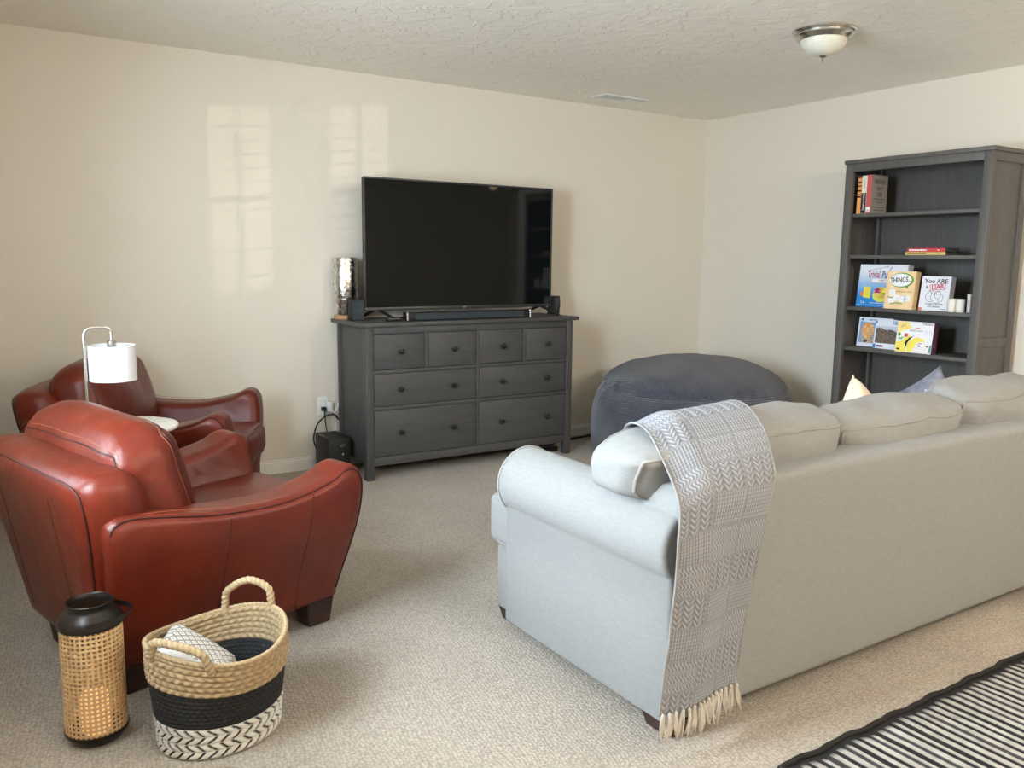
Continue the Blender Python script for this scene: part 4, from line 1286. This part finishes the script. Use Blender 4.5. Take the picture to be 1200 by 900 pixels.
# T shaped seat cushions
xm_ = (SX0 + SX1) / 2
for sgn in (1, -1):
    P = [(-3.612, -2.655), (-3.612, -2.54), (xm_ - 0.004, -2.54), (xm_ - 0.004, -3.345), (-3.430, -3.345), (-3.430, -2.655)]
    if sgn < 0:
        P = [(SX0 + SX1 - x, y) for x, y in P][::-1]
    sc_ = put(loft('seat_cushion', resample(P, 0.05), 0.180, 0.03, lambda a, b, q: (a, b, 0.300 + q + 0.012 * smooth((q - 0.03) / 0.1)), M_LINEN, sf, 3, 4, angle=60))
    for q in (0.306, 0.478):
        put(tube('piping', [(a, b, q) for a, b in offset2d(resample(P if sgn > 0 else P, 0.1), 0.009 * pol(P))], 0.0045, M_PIPE, sc_, 6, True))
# three boxed back cushions
def back_cushion(x0, x1, dz, seed, roll=0.0, dy=0.0, over=0.0):
    hx = (x1 - x0) / 2
    f, bm = puffbox(hx, 0.115, 0.205, 0.05, 22, (0.012, 0.045, 0.028), 0.015, 6, seed, pinch=0.018)
    T_ = Matrix.Translation(((x0 + x1) / 2, -3.275 + dy, 0.640 + dz)) @ Matrix.Rotation(roll, 4, 'Y') @ Matrix.Rotation(R(13), 4, 'X')
    def squash(p):
        # the end cushion is pushed out over the sofa arm
        if over:
            p = p.copy()
            k = smooth((x0 + 0.22 - p.x) / 0.24)
            p.x -= over * k * smooth((p.z - 0.60) / 0.10)
            p.y += (p.y + 3.26) * 0.38 * k
            p.z -= 0.035 * k * smooth((p.z - 0.75) / 0.1)
        return p
    for v in bm.verts:
        v.co = squash(T_ @ v.co)
    c = put(frombm('back_cushion', bm, M_LINEN, sf, True, 180))
    for sd in (-1, 1):
        put(tube('piping', [squash(T_ @ p) for p in edge_path(f, 1, sd, 22)], 0.0048, M_PIPE, c, 6, True))
    return T_, f
C1 = back_cushion(-3.455, -2.752, 0.004, 2.0, R(1.0), over=0.235)
back_cushion(-2.745, -2.022, -0.022, 5.0, R(-0.5))
back_cushion(-2.016, -1.345, 0.012, 9.0)
for (x, y) in ((-3.527, -2.615), (-3.565, -3.46), (-1.303, -2.615), (-1.265, -3.46)):
    bm = bmesh.new()
    hb, ht = 0.047, 0.060
    vv = []
    for (hh, z) in ((ht, 0.0495), (hb, 0.001)):
        for (a, b) in ((-1, -1), (1, -1), (1, 1), (-1, 1)):
            vv.append(bm.verts.new((x + a * hh, y + b * hh, z + (0.004 if z > 0.02 and y > -3 else 0))))
    for i in range(4):
        bm.faces.new((vv[i], vv[(i + 1) % 4], vv[4 + (i + 1) % 4], vv[4 + i]))
    bm.faces.new(vv[:4]); bm.faces.new(vv[4:])
    put(frombm('leg', bm, M_DARKWOOD, sf, False))

# throw pillows whose tops show over the back cushions
def pillow(name, label, loc, rot, h, t, m, seed, wr=0.006):
    o = thing(name, label, 'throw pillow', loc, 0, 'throw pillows on the sofa')
    n = 22
    vs, fs = [], []
    for side in (1, -1):
        base = len(vs)
        for i in range(n + 1):
            for j in range(n + 1):
                u, v = -1 + 2 * i / n, -1 + 2 * j / n
                th = t * ((1 - u * u) * (1 - v * v)) ** 0.45
                pin = 1 - 0.10 * (1 - abs(u) ** 2) * abs(v) ** 2 if False else 1
                x = u * h * (1 - 0.09 * (1 - v * v) * 1.0 * (abs(u)))
                z = v * h * (1 - 0.09 * (1 - u * u) * (abs(v)))
                p = Vector((x, side * th, z))
                if 0 < i < n and 0 < j < n:
                    p += noise.noise_vector(p * 7 + Vector((seed, 0, seed))) * wr
                vs.append(p)
        for i in range(n):
            for j in range(n):
                a = base + i * (n + 1) + j
                q = (a, a + 1, a + n + 2, a + n + 1)
                fs.append(q if side < 0 else q[::-1])
    bm = bmesh.new()
    bv = [bm.verts.new(v) for v in vs]
    for f in fs:
        bm.faces.new([bv[k] for k in f])
    bmesh.ops.remove_doubles(bm, verts=bm.verts, dist=1e-5)
    M_ = Euler(rot, 'XYZ').to_matrix().to_4x4()
    bmesh.ops.transform(bm, matrix=M_, verts=bm.verts)
    c = frombm('cover', bm, m, o, True, 180)
    edge = [(-1 + 2 * k / 14, -1) for k in range(14)] + [(1, -1 + 2 * k / 14) for k in range(14)] + [(1 - 2 * k / 14, 1) for k in range(14)] + [(-1, 1 - 2 * k / 14) for k in range(14)]
    tube('seam', [M_ @ Vector((u * h * (1 - 0.09 * (1 - v * v) * abs(u)), 0, v * h * (1 - 0.09 * (1 - u * u) * abs(v)))) for u, v in edge], 0.003, m, o, 6, True)
    return o
M_BEIGE = mat('cream_cotton', srgb(226, 210, 188), 0.9, spec=0.1, bump=[(12, 0.004)])
M_BLUEG = mat('blue_grey_print', srgb(108, 112, 130), 0.85, spec=0.1, var=(16, srgb(150, 152, 166), (1, 1, 1)), bump=[(10, 0.004)])
pillow('throw_pillow', 'cream throw pillow whose corner pokes up behind the middle back cushion', (-1.935, -2.90, 0.645), (R(-10), R(33), R(12)), 0.155, 0.075, M_BEIGE, 1)
pg_ = pillow('throw_pillow', 'blue grey patterned throw pillow with white beaded edging behind the sofa back', (-1.690, -3.05, 0.655), (R(-12), R(-22), R(-12)), 0.185, 0.08, M_BLUEG, 4)
bm = bmesh.new()
for k in range(26):
    for row in (0, 1):
        u = -0.8 + 1.6 * k / 25
        v = 0.72 - row * 0.5 + 0.06 * S(k)
        th = 0.08 * ((1 - u * u) * (1 - v * v)) ** 0.45
        p = Euler((R(-12), R(-22), R(-12)), 'XYZ').to_matrix() @ Vector((u * 0.18, -th - 0.004, v * 0.18))
        bmesh.ops.create_icosphere(bm, subdivisions=1, radius=0.0045, matrix=Matrix.Translation(p))
bd = frombm('beads', bm, WHT, pg_)
bd['kind'] = 'stuff'

# ------------------------------------------------------------------ knitted throw
NU, NV = 120, 470
path = [(-2.88, 0.510), (-3.00, 0.512), (-3.055, 0.56), (-3.09, 0.67), (-3.13, 0.78), (-3.20, 0.860), (-3.28, 0.890), (-3.36, 0.883), (-3.44, 0.838), (-3.505, 0.788), (-3.553, 0.737), (-3.570, 0.67), (-3.574, 0.53), (-3.572, 0.40), (-3.570, 0.25), (-3.572, 0.135)]
cp = catmull([(y, z, 0) for y, z in path], 14)
sl_ = [0]
for i in range(1, len(cp)):
    sl_.append(sl_[-1] + (cp[i] - cp[i - 1]).length)
TL = sl_[-1]
def path_at(s):
    lo = 0
    i = int(np.searchsorted(sl_, s)) - 1
    i = max(0, min(len(cp) - 2, i))
    k = (s - sl_[i]) / max(1e-9, sl_[i + 1] - sl_[i])
    p = cp[i].lerp(cp[i + 1], k)
    d = (cp[i + 1] - cp[i]).normalized()
    return p.x, p.y, Vector((0, -d.y, d.x)) if False else Vector((0, d.y, -d.x))
# side edges as functions of distance from the front end
s_edge = np.array([0, 0.30, 0.45, 0.62, 0.80, 0.94, 1.05, 1.20, 1.35, TL])
xl_e = np.interp
E_L = [-3.30, -3.40, -3.50, -3.575, -3.625, -3.655, -3.675, -3.682, -3.695, -3.725]
E_R = [-3.00, -3.06, -3.12, -3.165, -3.22, -3.29, -3.34, -3.36, -3.385, -3.405]
def stitch(u, s):
    """yarn relief 0..1 at across position u (m) and along position s (m)"""
    col = int(u / 0.125)
    row = int(s / 0.088)
    k = (col + 2 * row) % 3 if (col % 2 == 0) else (col + 2 * row + 1) % 3
    a = u - col * 0.125
    b = s - row * 0.088
    if a < 0.008 or b < 0.005:
        return 0.35
    if k == 0:      # waffle
        return max(abs(S(PI * a / 0.0105)) ** 2 * 0.9 * (0.55 + 0.45 * abs(S(PI * b / 0.0105))), abs(S(PI * b / 0.0105)) ** 6 * 0.5)
    if k == 1:      # herring bone
        c = (a % 0.039) / 0.039
        w_ = abs(c - 0.5) * 2
        q = (b + w_ * 0.020) / 0.016
        return (abs(S(PI * q)) ** 1.6) * (0.25 + 0.75 * (1 - abs(w_ - 0.45) * 1.5)) if w_ < 0.92 else 0.15
    q = a / 0.0125 + 0.55 * S(2 * PI * b / 0.034)   # wavy rib
    return abs(S(PI * q)) ** 1.5 * 0.85
vs, cols, fs = [], [], []
for j in range(NV + 1):
    s = TL * j / NV
    y, z, nrm = path_at(s)
    xa = float(np.interp(s, s_edge, E_L)); xb = float(np.interp(s, s_edge, E_R))
    hang = smooth((s - 0.95) / 0.25)
    for i in range(NU + 1):
        u = i / NU
        x = xa + (xb - xa) * u
        h = stitch(u * 0.375, s)
        fold = 0.010 * S(u * 7.5 + 1.2 * S(s * 3)) * hang + 0.006 * S(u * 4 + s * 5)
        fold += 0.012 * hang * (abs(u - 0.5) * 2) ** 4 * (-1 if u > 0.5 else 0.3)
        p = Vector((x, y, z)) + nrm * (0.006 + fold + 0.0042 * h)
        # the cushion below sags towards its end, so the throw drops a little at its left edge
        drop = smooth((0.30 - u) / 0.30) * (1 - hang) * smooth((s - 0.2) / 0.2)
        p.z -= 0.030 * drop
        if s > 1.0:
            p.y = min(p.y, -3.540)
        vs.append(p)
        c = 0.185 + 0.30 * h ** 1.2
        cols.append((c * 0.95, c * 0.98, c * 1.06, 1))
for j in range(NV):
    for i in range(NU):
        a = j * (NU + 1) + i
        fs.append((a, a + NU + 1, a + NU + 2, a + 1))
th = thing('throw_blanket', 'grey knitted throw with cream fringe draped over the left end of the sofa back', 'throw blanket', (-3.45, -3.45, 0.9))
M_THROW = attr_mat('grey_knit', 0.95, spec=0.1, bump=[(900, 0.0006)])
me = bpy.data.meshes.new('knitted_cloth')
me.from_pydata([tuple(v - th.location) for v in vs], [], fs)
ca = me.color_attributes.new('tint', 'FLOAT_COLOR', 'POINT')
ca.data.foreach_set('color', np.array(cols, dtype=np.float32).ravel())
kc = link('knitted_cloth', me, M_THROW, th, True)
sm = kc.modifiers.new('thickness', 'SOLIDIFY'); sm.thickness = 0.004; sm.offset = -1
edge_l = [vs[j * (NU + 1)] - th.location for j in range(0, NV + 1, 6)]
edge_r = [vs[j * (NU + 1) + NU] - th.location for j in range(0, NV + 1, 6)]
M_HEM = mat('pale_knit_hem', (0.30, 0.30, 0.30), 0.95, spec=0.1)
tube('hem', edge_l, 0.0028, M_HEM, th, 6)
tube('hem', edge_r, 0.0028, M_HEM, th, 6)
M_FRINGE = mat('cream_fringe', srgb(196, 189, 178), 0.95, spec=0.1)
rnd = random.Random(4)
tassels = []
for v_ in range(4):
    av, af = [], []
    for k in range(9):
        a0 = rnd.uniform(0, 2 * PI); rr = rnd.uniform(0.002, 0.009)
        pts = []
        L_ = rnd.uniform(0.055, 0.082)
        for q in range(7):
            t = q / 6
            sp_ = 0.002 + (rr + 0.003) * t ** 0.7
            pts.append((sp_ * C(a0 + 0.8 * t) + 0.010 * (v_ - 1.5) * t * t, -abs(sp_ * S(a0 + 0.8 * t)) * 0.8 - 0.002, -L_ * t))
        dv, df = tube_data(pts, 0.0022, 5, False, len(av), [0.0034, 0.0034, 0.0033, 0.0032, 0.003, 0.0028, 0.0014])
        av += dv; af += df
    kn_v, kn_f = tube_data([(0, -0.002, 0.006), (0, -0.003, 0.001), (0, -0.003, -0.006), (0, -0.002, -0.010)], 0.005, 7, False, len(av), [0.002, 0.0058, 0.0055, 0.003])
    av += kn_v; af += kn_f
    m_ = bpy.data.meshes.new('tassel')
    m_.from_pydata([tuple(v) for v in av], [], af)
    m_.materials.append(M_FRINGE)
    m_.polygons.foreach_set('use_smooth', [True] * len(m_.polygons))
    tassels.append(m_)
for k in range(15):
    i = int(NU * (k + 0.5) / 15)
    p = vs[NV * (NU + 1) + i] - th.location
    o = link('tassel', tassels[k % 4], None, th)
    o.location = p + Vector((0, -0.003, 0.002))
    o.rotation_euler = (0, R(rnd.uniform(-9, 9)), 0)
    sc_ = rnd.uniform(0.9, 1.15)
    o.scale = (sc_ * rnd.choice((-1, 1)), sc_, sc_)

# ================================================================== RUG
RX0, RX1, RY1, RY0 = -3.465, -0.9, -3.777, -5.05
M_RUG = attr_mat('woven_rug', 0.95, spec=0.1, bump=[(500, 0.0015)])
nx, ny = 1000, 60
xs = np.linspace(RX0, RX1, nx + 1); ysr = np.linspace(RY1, RY0, ny + 1)
vs, cols, fs = [], [], []
for j, y in enumerate(ysr):
    for i, x in enumerate(xs):
        edge = min(x - RX0, RX1 - x, RY1 - y, y - RY0)
        ph = ((x - RX0 - 0.055) / 0.0368)
        fr_ = ph - math.floor(ph)
        k = math.floor(ph)
        wid = 0.47 + 0.08 * S(k * 2.1)
        wht = fr_ < wid and edge > 0.030 and x - RX0 > 0.05
        g = noise.noise(Vector((x * 40, y * 160, 1.0)))
        if wht:
            c = 0.47 + 0.16 * g
            col = (c, c * 0.98, c * 0.93, 1)
        else:
            c = 0.028 + 0.010 * g
            if edge > 0.03 and S(k * 3.7) > 0.55:
                c += 0.035
            col = (c, c, c * 1.08, 1)
        z = 0.004 + 0.004 * (1 if wht else 0.3) * min(1, edge / 0.01) + 0.0015 * S(x * 23) * (1 if edge < 0.1 else 0.3)
        yy = y + (0.004 * S(x * 29) + 0.0025 * S(x * 61) if j < 3 else 0)
        vs.append((x, yy, z)); cols.append(col)
for j in range(ny):
    for i in range(nx):
        a = j * (nx + 1) + i
        fs.append((a, a + nx + 1, a + nx + 2, a + 1))
rg = thing('area_rug', 'black and white striped flat woven rug on the carpet behind the sofa', 'rug', ((RX0 + RX1) / 2, (RY0 + RY1) / 2, 0))
me = bpy.data.meshes.new('woven_field')
me.from_pydata([(v[0] - rg.location.x, v[1] - rg.location.y, v[2]) for v in vs], [], fs)
ca = me.color_attributes.new('tint', 'FLOAT_COLOR', 'POINT')
ca.data.foreach_set('color', np.array(cols, dtype=np.float32).ravel())
link('woven_field', me, M_RUG, rg, True)
M_BIND = mat('rug_binding', (0.03, 0.027, 0.026), 0.9, spec=0.1, bump=[(300, 0.002)])
per = [(x, RY1 + 0.004 * S(x * 29) + 0.0025 * S(x * 61)) for x in np.linspace(RX0, RX1, 120)] + [(RX1, y) for y in np.linspace(RY1, RY0, 30)][1:] + [(x, RY0) for x in np.linspace(RX1, RX0, 60)][1:] + [(RX0, y) for y in np.linspace(RY0, RY1, 30)][1:-1]
tube('binding', [(x - rg.location.x, y - rg.location.y, 0.0085) for x, y in per], 0.008, M_BIND, rg, 8, True)

# ================================================================== LANTERN
ln = thing('lantern', 'cylindrical cane lantern with dark metal lid standing on the carpet left of the basket', 'lantern', (-4.970, -2.645, 0))
LR, LZ0, LZ1 = 0.080, 0.030, 0.338
ncol, nrow = 37, 24
vs, fs = [], []
cw = 2 * PI / ncol; ch_ = (LZ1 - LZ0) / nrow
def lp_(a, z, r=LR):
    return (r * C(a), r * S(a), z)
vmap = {}
def vid(a, z):
    key = (round(a / cw * 4) % (4 * ncol), round(z * 100000))
    if key not in vmap:
        vmap[key] = len(vs); vs.append(lp_(a, z))
    return vmap[key]
for rr in range(nrow):
    for k in range(ncol):
        a0, z0_ = k * cw, LZ0 + rr * ch_
        ac, zc = a0 + cw / 2, z0_ + ch_ / 2
        ring = []
        for q in range(8):
            t = PI / 8 + q * PI / 4
            vs.append(lp_(ac + cw * 0.31 * C(t), zc + ch_ * 0.31 * S(t)))
            ring.append(len(vs) - 1)
        c0, c1, c2_, c3 = vid(a0, z0_), vid(a0 + cw, z0_), vid(a0 + cw, z0_ + ch_), vid(a0, z0_ + ch_)
        # ring order: 0,1 upper right ... anticlockwise
        fs.append((c2_, c3, ring[2], ring[1]))
        fs.append((c3, c0, ring[4], ring[3]))
        fs.append((c0, c1, ring[6], ring[5]))
        fs.append((c1, c2_, ring[0], ring[7]))
        fs.append((c2_, ring[1], ring[0])); fs.append((c3, ring[3], ring[2])); fs.append((c0, ring[5], ring[4])); fs.append((c1, ring[7], ring[6]))
cb = pyd('cane_body', vs, fs, M_CANE, ln, True, 180)
sm = cb.modifiers.new('thickness', 'SOLIDIFY'); sm.thickness = 0.002; sm.offset = -1
lathe('base', [(0, 0.001), (0.060, 0.001), (0.066, 0.004), (0.079, 0.022), (0.0825, 0.028), (0.0825, 0.036), (0.0812, 0.0365), (0.0805, 0.030), (0.07, 0.022), (0, 0.020)], M_BRONZE, ln, 48)
lathe('lid', [(0.0805, 0.336), (0.0825, 0.334), (0.084, 0.340), (0.082, 0.352), (0.074, 0.366), (0.060, 0.378), (0.0585, 0.384), (0.0595, 0.396), (0.0610, 0.399), (0.0590, 0.401), (0.0565, 0.398), (0.0555, 0.380), (0.070, 0.362), (0.079, 0.345)], M_BRONZE, ln, 56, cap=False)
# folded strap handle pivoting on the lid, tipped to the right
def hand():
    pts = []
    for a in np.linspace(0, PI, 25):
        u, v = 0.082 * C(a), 0.105 * S(a)
        # leans over to +x side and rests near the shoulder
        pts.append(Vector((v * 0.99, -u, 0.356 + 0.006 * S(a))))
    return [Matrix.Rotation(R(-12), 4, 'Z') @ p for p in pts]
hp = hand()
vs2, fs2 = [], []
for i, p in enumerate(hp):
    t = (hp[min(i + 1, len(hp) - 1)] - hp[max(i - 1, 0)]).normalized()
    n_ = Vector((0.3, 0, 1)).normalized()
    sd = t.cross(n_).normalized()
    for (a, b) in ((-0.0015, -0.007), (0.0015, -0.007), (0.0015, 0.007), (-0.0015, 0.007)):
        vs2.append(p + sd * a + n_ * b)
for i in range(len(hp) - 1):
    for k in range(4):
        fs2.append((i * 4 + k, i * 4 + (k + 1) % 4, i * 4 + 4 + (k + 1) % 4, i * 4 + 4 + k))
fs2 += [(3, 2, 1, 0), tuple((len(hp) - 1) * 4 + k for k in range(4))]
pyd('handle', vs2, fs2, M_BRONZE, ln, True, 40)
for s in (-1, 1):
    q = hp[0] if s > 0 else hp[-1]
    lathe('pivot', [(0, -0.003), (0.005, -0.003), (0.005, 0.003), (0, 0.003)], M_BRONZE, ln, 12).data.transform(Matrix.Translation(q) @ Matrix.Rotation(R(90), 4, 'X'))
cn = thing('flameless_candle', 'glowing amber pillar candle inside the cane lantern', 'candle', (-4.970, -2.645, 0.0205))
lathe('wax_body', [(0, 0.0005), (0.036, 0.0005), (0.038, 0.003), (0.038, 0.105), (0.034, 0.110), (0.028, 0.104), (0, 0.100)], M_CANDLE, cn, 36)
lathe('flame_tip', [(0, 0.100), (0.003, 0.103), (0.0045, 0.112), (0.002, 0.122), (0, 0.126)], M_CANDLE, cn, 12)

# ================================================================== BASKET
bs = thing('woven_basket', 'oval woven basket in tan, black and white bands with two rope handles', 'basket', (-4.668, -2.790, 0), R(18))
M_STRAW = attr_mat('basket_straw', 0.8, spec=0.25, bump=[(220, 0.002, (1, 1, 6))])
BHh = 0.285
def bas(a, z):
    t = z / BHh
    rx = 0.170 + 0.018 * smooth(t * 1.1)
    ry = 0.146 + 0.034 * smooth(t * 1.1)
    tilt = 0.018 * C(2 * a) * t       # rim rides up at the two handles
    return rx, ry, tilt
def band(name, z0, z1, rows, kind):
    seg, sub = 360, 8
    nz = rows * sub
    vs, cols, fs = [], [], []
    for side in (0, 1):
        for j in range(nz + 1):
            v = j / sub
            row = min(rows - 1, int(v)); f_ = v - row
            zz = z0 + (z1 - z0) * j / nz
            for k in range(seg):
                a = 2 * PI * k / seg
                rx, ry, tl = bas(a, zz)
                bul = abs(S(PI * f_))
                if kind == 'straw':
                    ph = a * 46 + (1.2 if row % 2 else 0) + (f_ * 3.2 if row % 2 else -f_ * 3.2)
                    tw = 0.5 + 0.5 * S(ph)
                    h = 0.008 * bul ** 0.7 * (0.45 + 0.55 * tw)
                    g = noise.noise(Vector((a * 14, v * 3, 2.0)))
                    c = 0.75 + 0.30 * tw * bul + 0.30 * g
                    col = (0.46 * c, 0.33 * c, 0.185 * c, 1)
                elif kind == 'black':
                    tw = 0.5 + 0.5 * S(a * 62 + (PI if row % 2 else 0))
                    h = 0.0035 * bul ** 0.8 * (0.55 + 0.45 * tw)
                    g = noise.noise(Vector((a * 60, v * 2.2, 5.0)))
                    c = 0.016 + 0.012 * tw * bul + (0.10 if g > 0.62 else 0)
                    col = (c, c, c * 1.02, 1)
                else:
                    # plaited white straw: slanted strips, alternating per row, with dark slits between
                    sgn = 1 if row % 2 else -1
                    ph = (a * 34 / (2 * PI) * 1.0 + sgn * (f_ - 0.5) * 0.85) % 1.0
                    slit = ph < 0.30 and 0.12 < f_ < 0.88
                    h = 0.0005 if slit else 0.006 * bul ** 0.5 * (0.75 + 0.25 * S(PI * (ph - 0.3) / 0.7))
                    col = (0.02, 0.02, 0.02, 1) if slit else (0.74, 0.72, 0.67, 1)
                d = h if side == 0 else -0.007 - h * 0.6
                vs.append(((rx + d) * C(a), (ry + d) * S(a), zz + tl * smooth(zz / BHh)))
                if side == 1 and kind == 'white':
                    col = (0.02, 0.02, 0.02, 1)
                cols.append(col)
    lay = (nz + 1) * seg
    for side in (0, 1):
        for j in range(nz):
            for k in range(seg):
                k2 = (k + 1) % seg
                q = (side * lay + j * seg + k, side * lay + j * seg + k2, side * lay + (j + 1) * seg + k2, side * lay + (j + 1) * seg + k)
                fs.append(q if side == 0 else q[::-1])
    for j in (0, nz):
        for k in range(seg):
            k2 = (k + 1) % seg
            q = (j * seg + k, j * seg + k2, lay + j * seg + k2, lay + j * seg + k)
            fs.append(q if j else q[::-1])
    me = bpy.data.meshes.new(name)
    me.from_pydata(vs, [], fs)
    ca = me.color_attributes.new('tint', 'FLOAT_COLOR', 'POINT')
    ca.data.foreach_set('color', np.array(cols, dtype=np.float32).ravel())
    return link(name, me, M_STRAW, bs, True)
band('white_band', 0.004, 0.092, 4, 'white')['label'] = 'white plaited band with black slits'
band('black_band', 0.0925, 0.190, 8, 'black')['label'] = 'black woven band'
band('straw_band', 0.1905, BHh, 6, 'straw')['label'] = 'tan straw rope band'
lathe('bottom', [(0, 0.003), (1.0, 0.003), (1.0, 0.008), (0, 0.008)], plain('basket_dark', (34, 32, 30)), bs, 48, 0.166, 0.142)
def rope(name, pts, r):
    fr = frames(pts, False)
    vs, cols, fs = [], [], []
    seg = 14
    acc = 0
    for i, (p, u, v) in enumerate(fr):
        if i:
            acc += (p - fr[i - 1][0]).length
        for k in range(seg):
            a = 2 * PI * k / seg
            tw = 0.5 + 0.5 * S(acc * 420 - a * 2)
            g = noise.noise(Vector((acc * 60, a, 3)))
            rr = r * (0.82 + 0.22 * tw)
            vs.append(p + (u * C(a) + v * S(a)) * rr)
            c = 0.72 + 0.4 * tw + 0.25 * g
            cols.append((0.47 * c, 0.345 * c, 0.20 * c, 1))
    for i in range(len(fr) - 1):
        for k in range(seg):
            k2 = (k + 1) % seg
            fs.append((i * seg + k, i * seg + k2, (i + 1) * seg + k2, (i + 1) * seg + k))
    fs.append(tuple(range(seg))[::-1]); fs.append(tuple((len(fr) - 1) * seg + k for k in range(seg)))
    me = bpy.data.meshes.new(name)
    me.from_pydata([tuple(v) for v in vs], [], fs)
    ca = me.color_attributes.new('tint', 'FLOAT_COLOR', 'POINT')
    ca.data.foreach_set('color', np.array(cols, dtype=np.float32).ravel())
    return link(name, me, M_STRAW, bs, True)
rim = [( (bas(a, BHh)[0] + 0.001) * C(a), (bas(a, BHh)[1] + 0.001) * S(a), BHh + bas(a, BHh)[2] + 0.002) for a in np.linspace(0, 2 * PI, 160)]
rope('rim_rope', rim, 0.0075)
zt = BHh + 0.012
def rimpt(a, dz=0.0):
    rx, ry, tl = bas(a, BHh)
    return Vector((rx * C(a), ry * S(a), BHh + tl + dz))
A0 = R(28)
a1, a2 = A0 - 0.42, A0 + 0.42
p1, p2 = rimpt(a1), rimpt(a2)
md = (p1 + p2) / 2
out = Vector((C(A0), S(A0), 0))
rope('handle', catmull([p1 + Vector((0, 0, -0.02)), p1 + Vector((0, 0, 0.02)), p1.lerp(md, 0.15) + Vector((0, 0, 0.062)), md + out * 0.004 + Vector((0, 0, 0.088)), p2.lerp(md, 0.15) + Vector((0, 0, 0.062)), p2 + Vector((0, 0, 0.02)), p2 + Vector((0, 0, -0.02))], 12), 0.0115)
A0 = R(208)
a1, a2 = A0 - 0.46, A0 + 0.46
p1, p2 = rimpt(a1), rimpt(a2)
md = (p1 + p2) / 2
out = Vector((C(A0), S(A0), 0))
rope('handle', catmull([p1 + Vector((0, 0, -0.02)), p1 + out * 0.010 + Vector((0, 0, 0.004)), p1.lerp(md, 0.2) + out * 0.02 + Vector((0, 0, 0.040)), md + out * 0.03 + Vector((0, 0, 0.052)), p2.lerp(md, 0.2) + out * 0.02 + Vector((0, 0, 0.040)), p2 + out * 0.010 + Vector((0, 0, 0.004)), p2 + Vector((0, 0, -0.02))], 12), 0.0115)

# folded blanket with a diamond print lying in the basket
fb_ = thing('folded_blanket', 'folded grey blanket with small white diamond print inside the basket', 'blanket', (-4.722, -2.785, 0.215))
M_DIA = mat('diamond_print', srgb(150, 146, 140), 0.9, spec=0.1)
nt, N, L, B = nodes_of(M_DIA)
tc = N.new('ShaderNodeTexCoord')
mp = N.new('ShaderNodeMapping'); mp.inputs['Rotation'].default_value = (0, 0, R(45)); mp.inputs['Scale'].default_value = (52, 52, 0)
L.new(tc.outputs['Object'], mp.inputs[0])
fr_n = N.new('ShaderNodeVectorMath'); fr_n.operation = 'FRACTION'; L.new(mp.outputs[0], fr_n.inputs[0])
sb_n = N.new('ShaderNodeVectorMath'); sb_n.operation = 'SUBTRACT'; sb_n.inputs[1].default_value = (0.5, 0.5, 0); L.new(fr_n.outputs[0], sb_n.inputs[0])
ab_n = N.new('ShaderNodeVectorMath'); ab_n.operation = 'ABSOLUTE'; L.new(sb_n.outputs[0], ab_n.inputs[0])
sp = N.new('ShaderNodeSeparateXYZ'); L.new(ab_n.outputs[0], sp.inputs[0])
mxn = N.new('ShaderNodeMath'); mxn.operation = 'MAXIMUM'; L.new(sp.outputs[0], mxn.inputs[0]); L.new(sp.outputs[1], mxn.inputs[1])
rp = N.new('ShaderNodeValToRGB'); rp.color_ramp.interpolation = 'CONSTANT'
els = rp.color_ramp.elements
els[0].position = 0; els[0].color = (*srgb(226, 222, 216), 1)
els[1].position = 0.10; els[1].color = (*srgb(142, 138, 132), 1)
for pos, c in ((0.20, (226, 222, 216)), (0.34, (142, 138, 132))):
    e = els.new(pos); e.color = (*srgb(*c), 1)
L.new(mxn.outputs[0], rp.inputs[0]); L.new(rp.outputs[0], B.inputs['Base Color'])
BT = Matrix.Rotation(R(-28), 4, 'Z') @ Matrix.Rotation(R(34), 4, 'Y')
f, bm = puffbox(0.105, 0.062, 0.030, 0.024, 12, (0, 0, 0.006), 0.004, 8, 1.5)
o = frombm('printed_fabric', bm, M_DIA, fb_, True, 180)
o.matrix_local = Matrix.Translation((0, 0, 0.02)) @ BT
f, bm = puffbox(0.085, 0.030, 0.034, 0.026, 12, (0, 0, 0.004), 0.010, 22, 4.5)
o = frombm('fleece_lining', bm, mat('white_fleece', srgb(206, 204, 200), 0.95, spec=0.05, bump=[(160, 0.006)]), fb_, True, 180)
o.matrix_local = Matrix.Translation((-0.050, -0.050, 0.012)) @ BT
o['label'] = 'fluffy white lining'
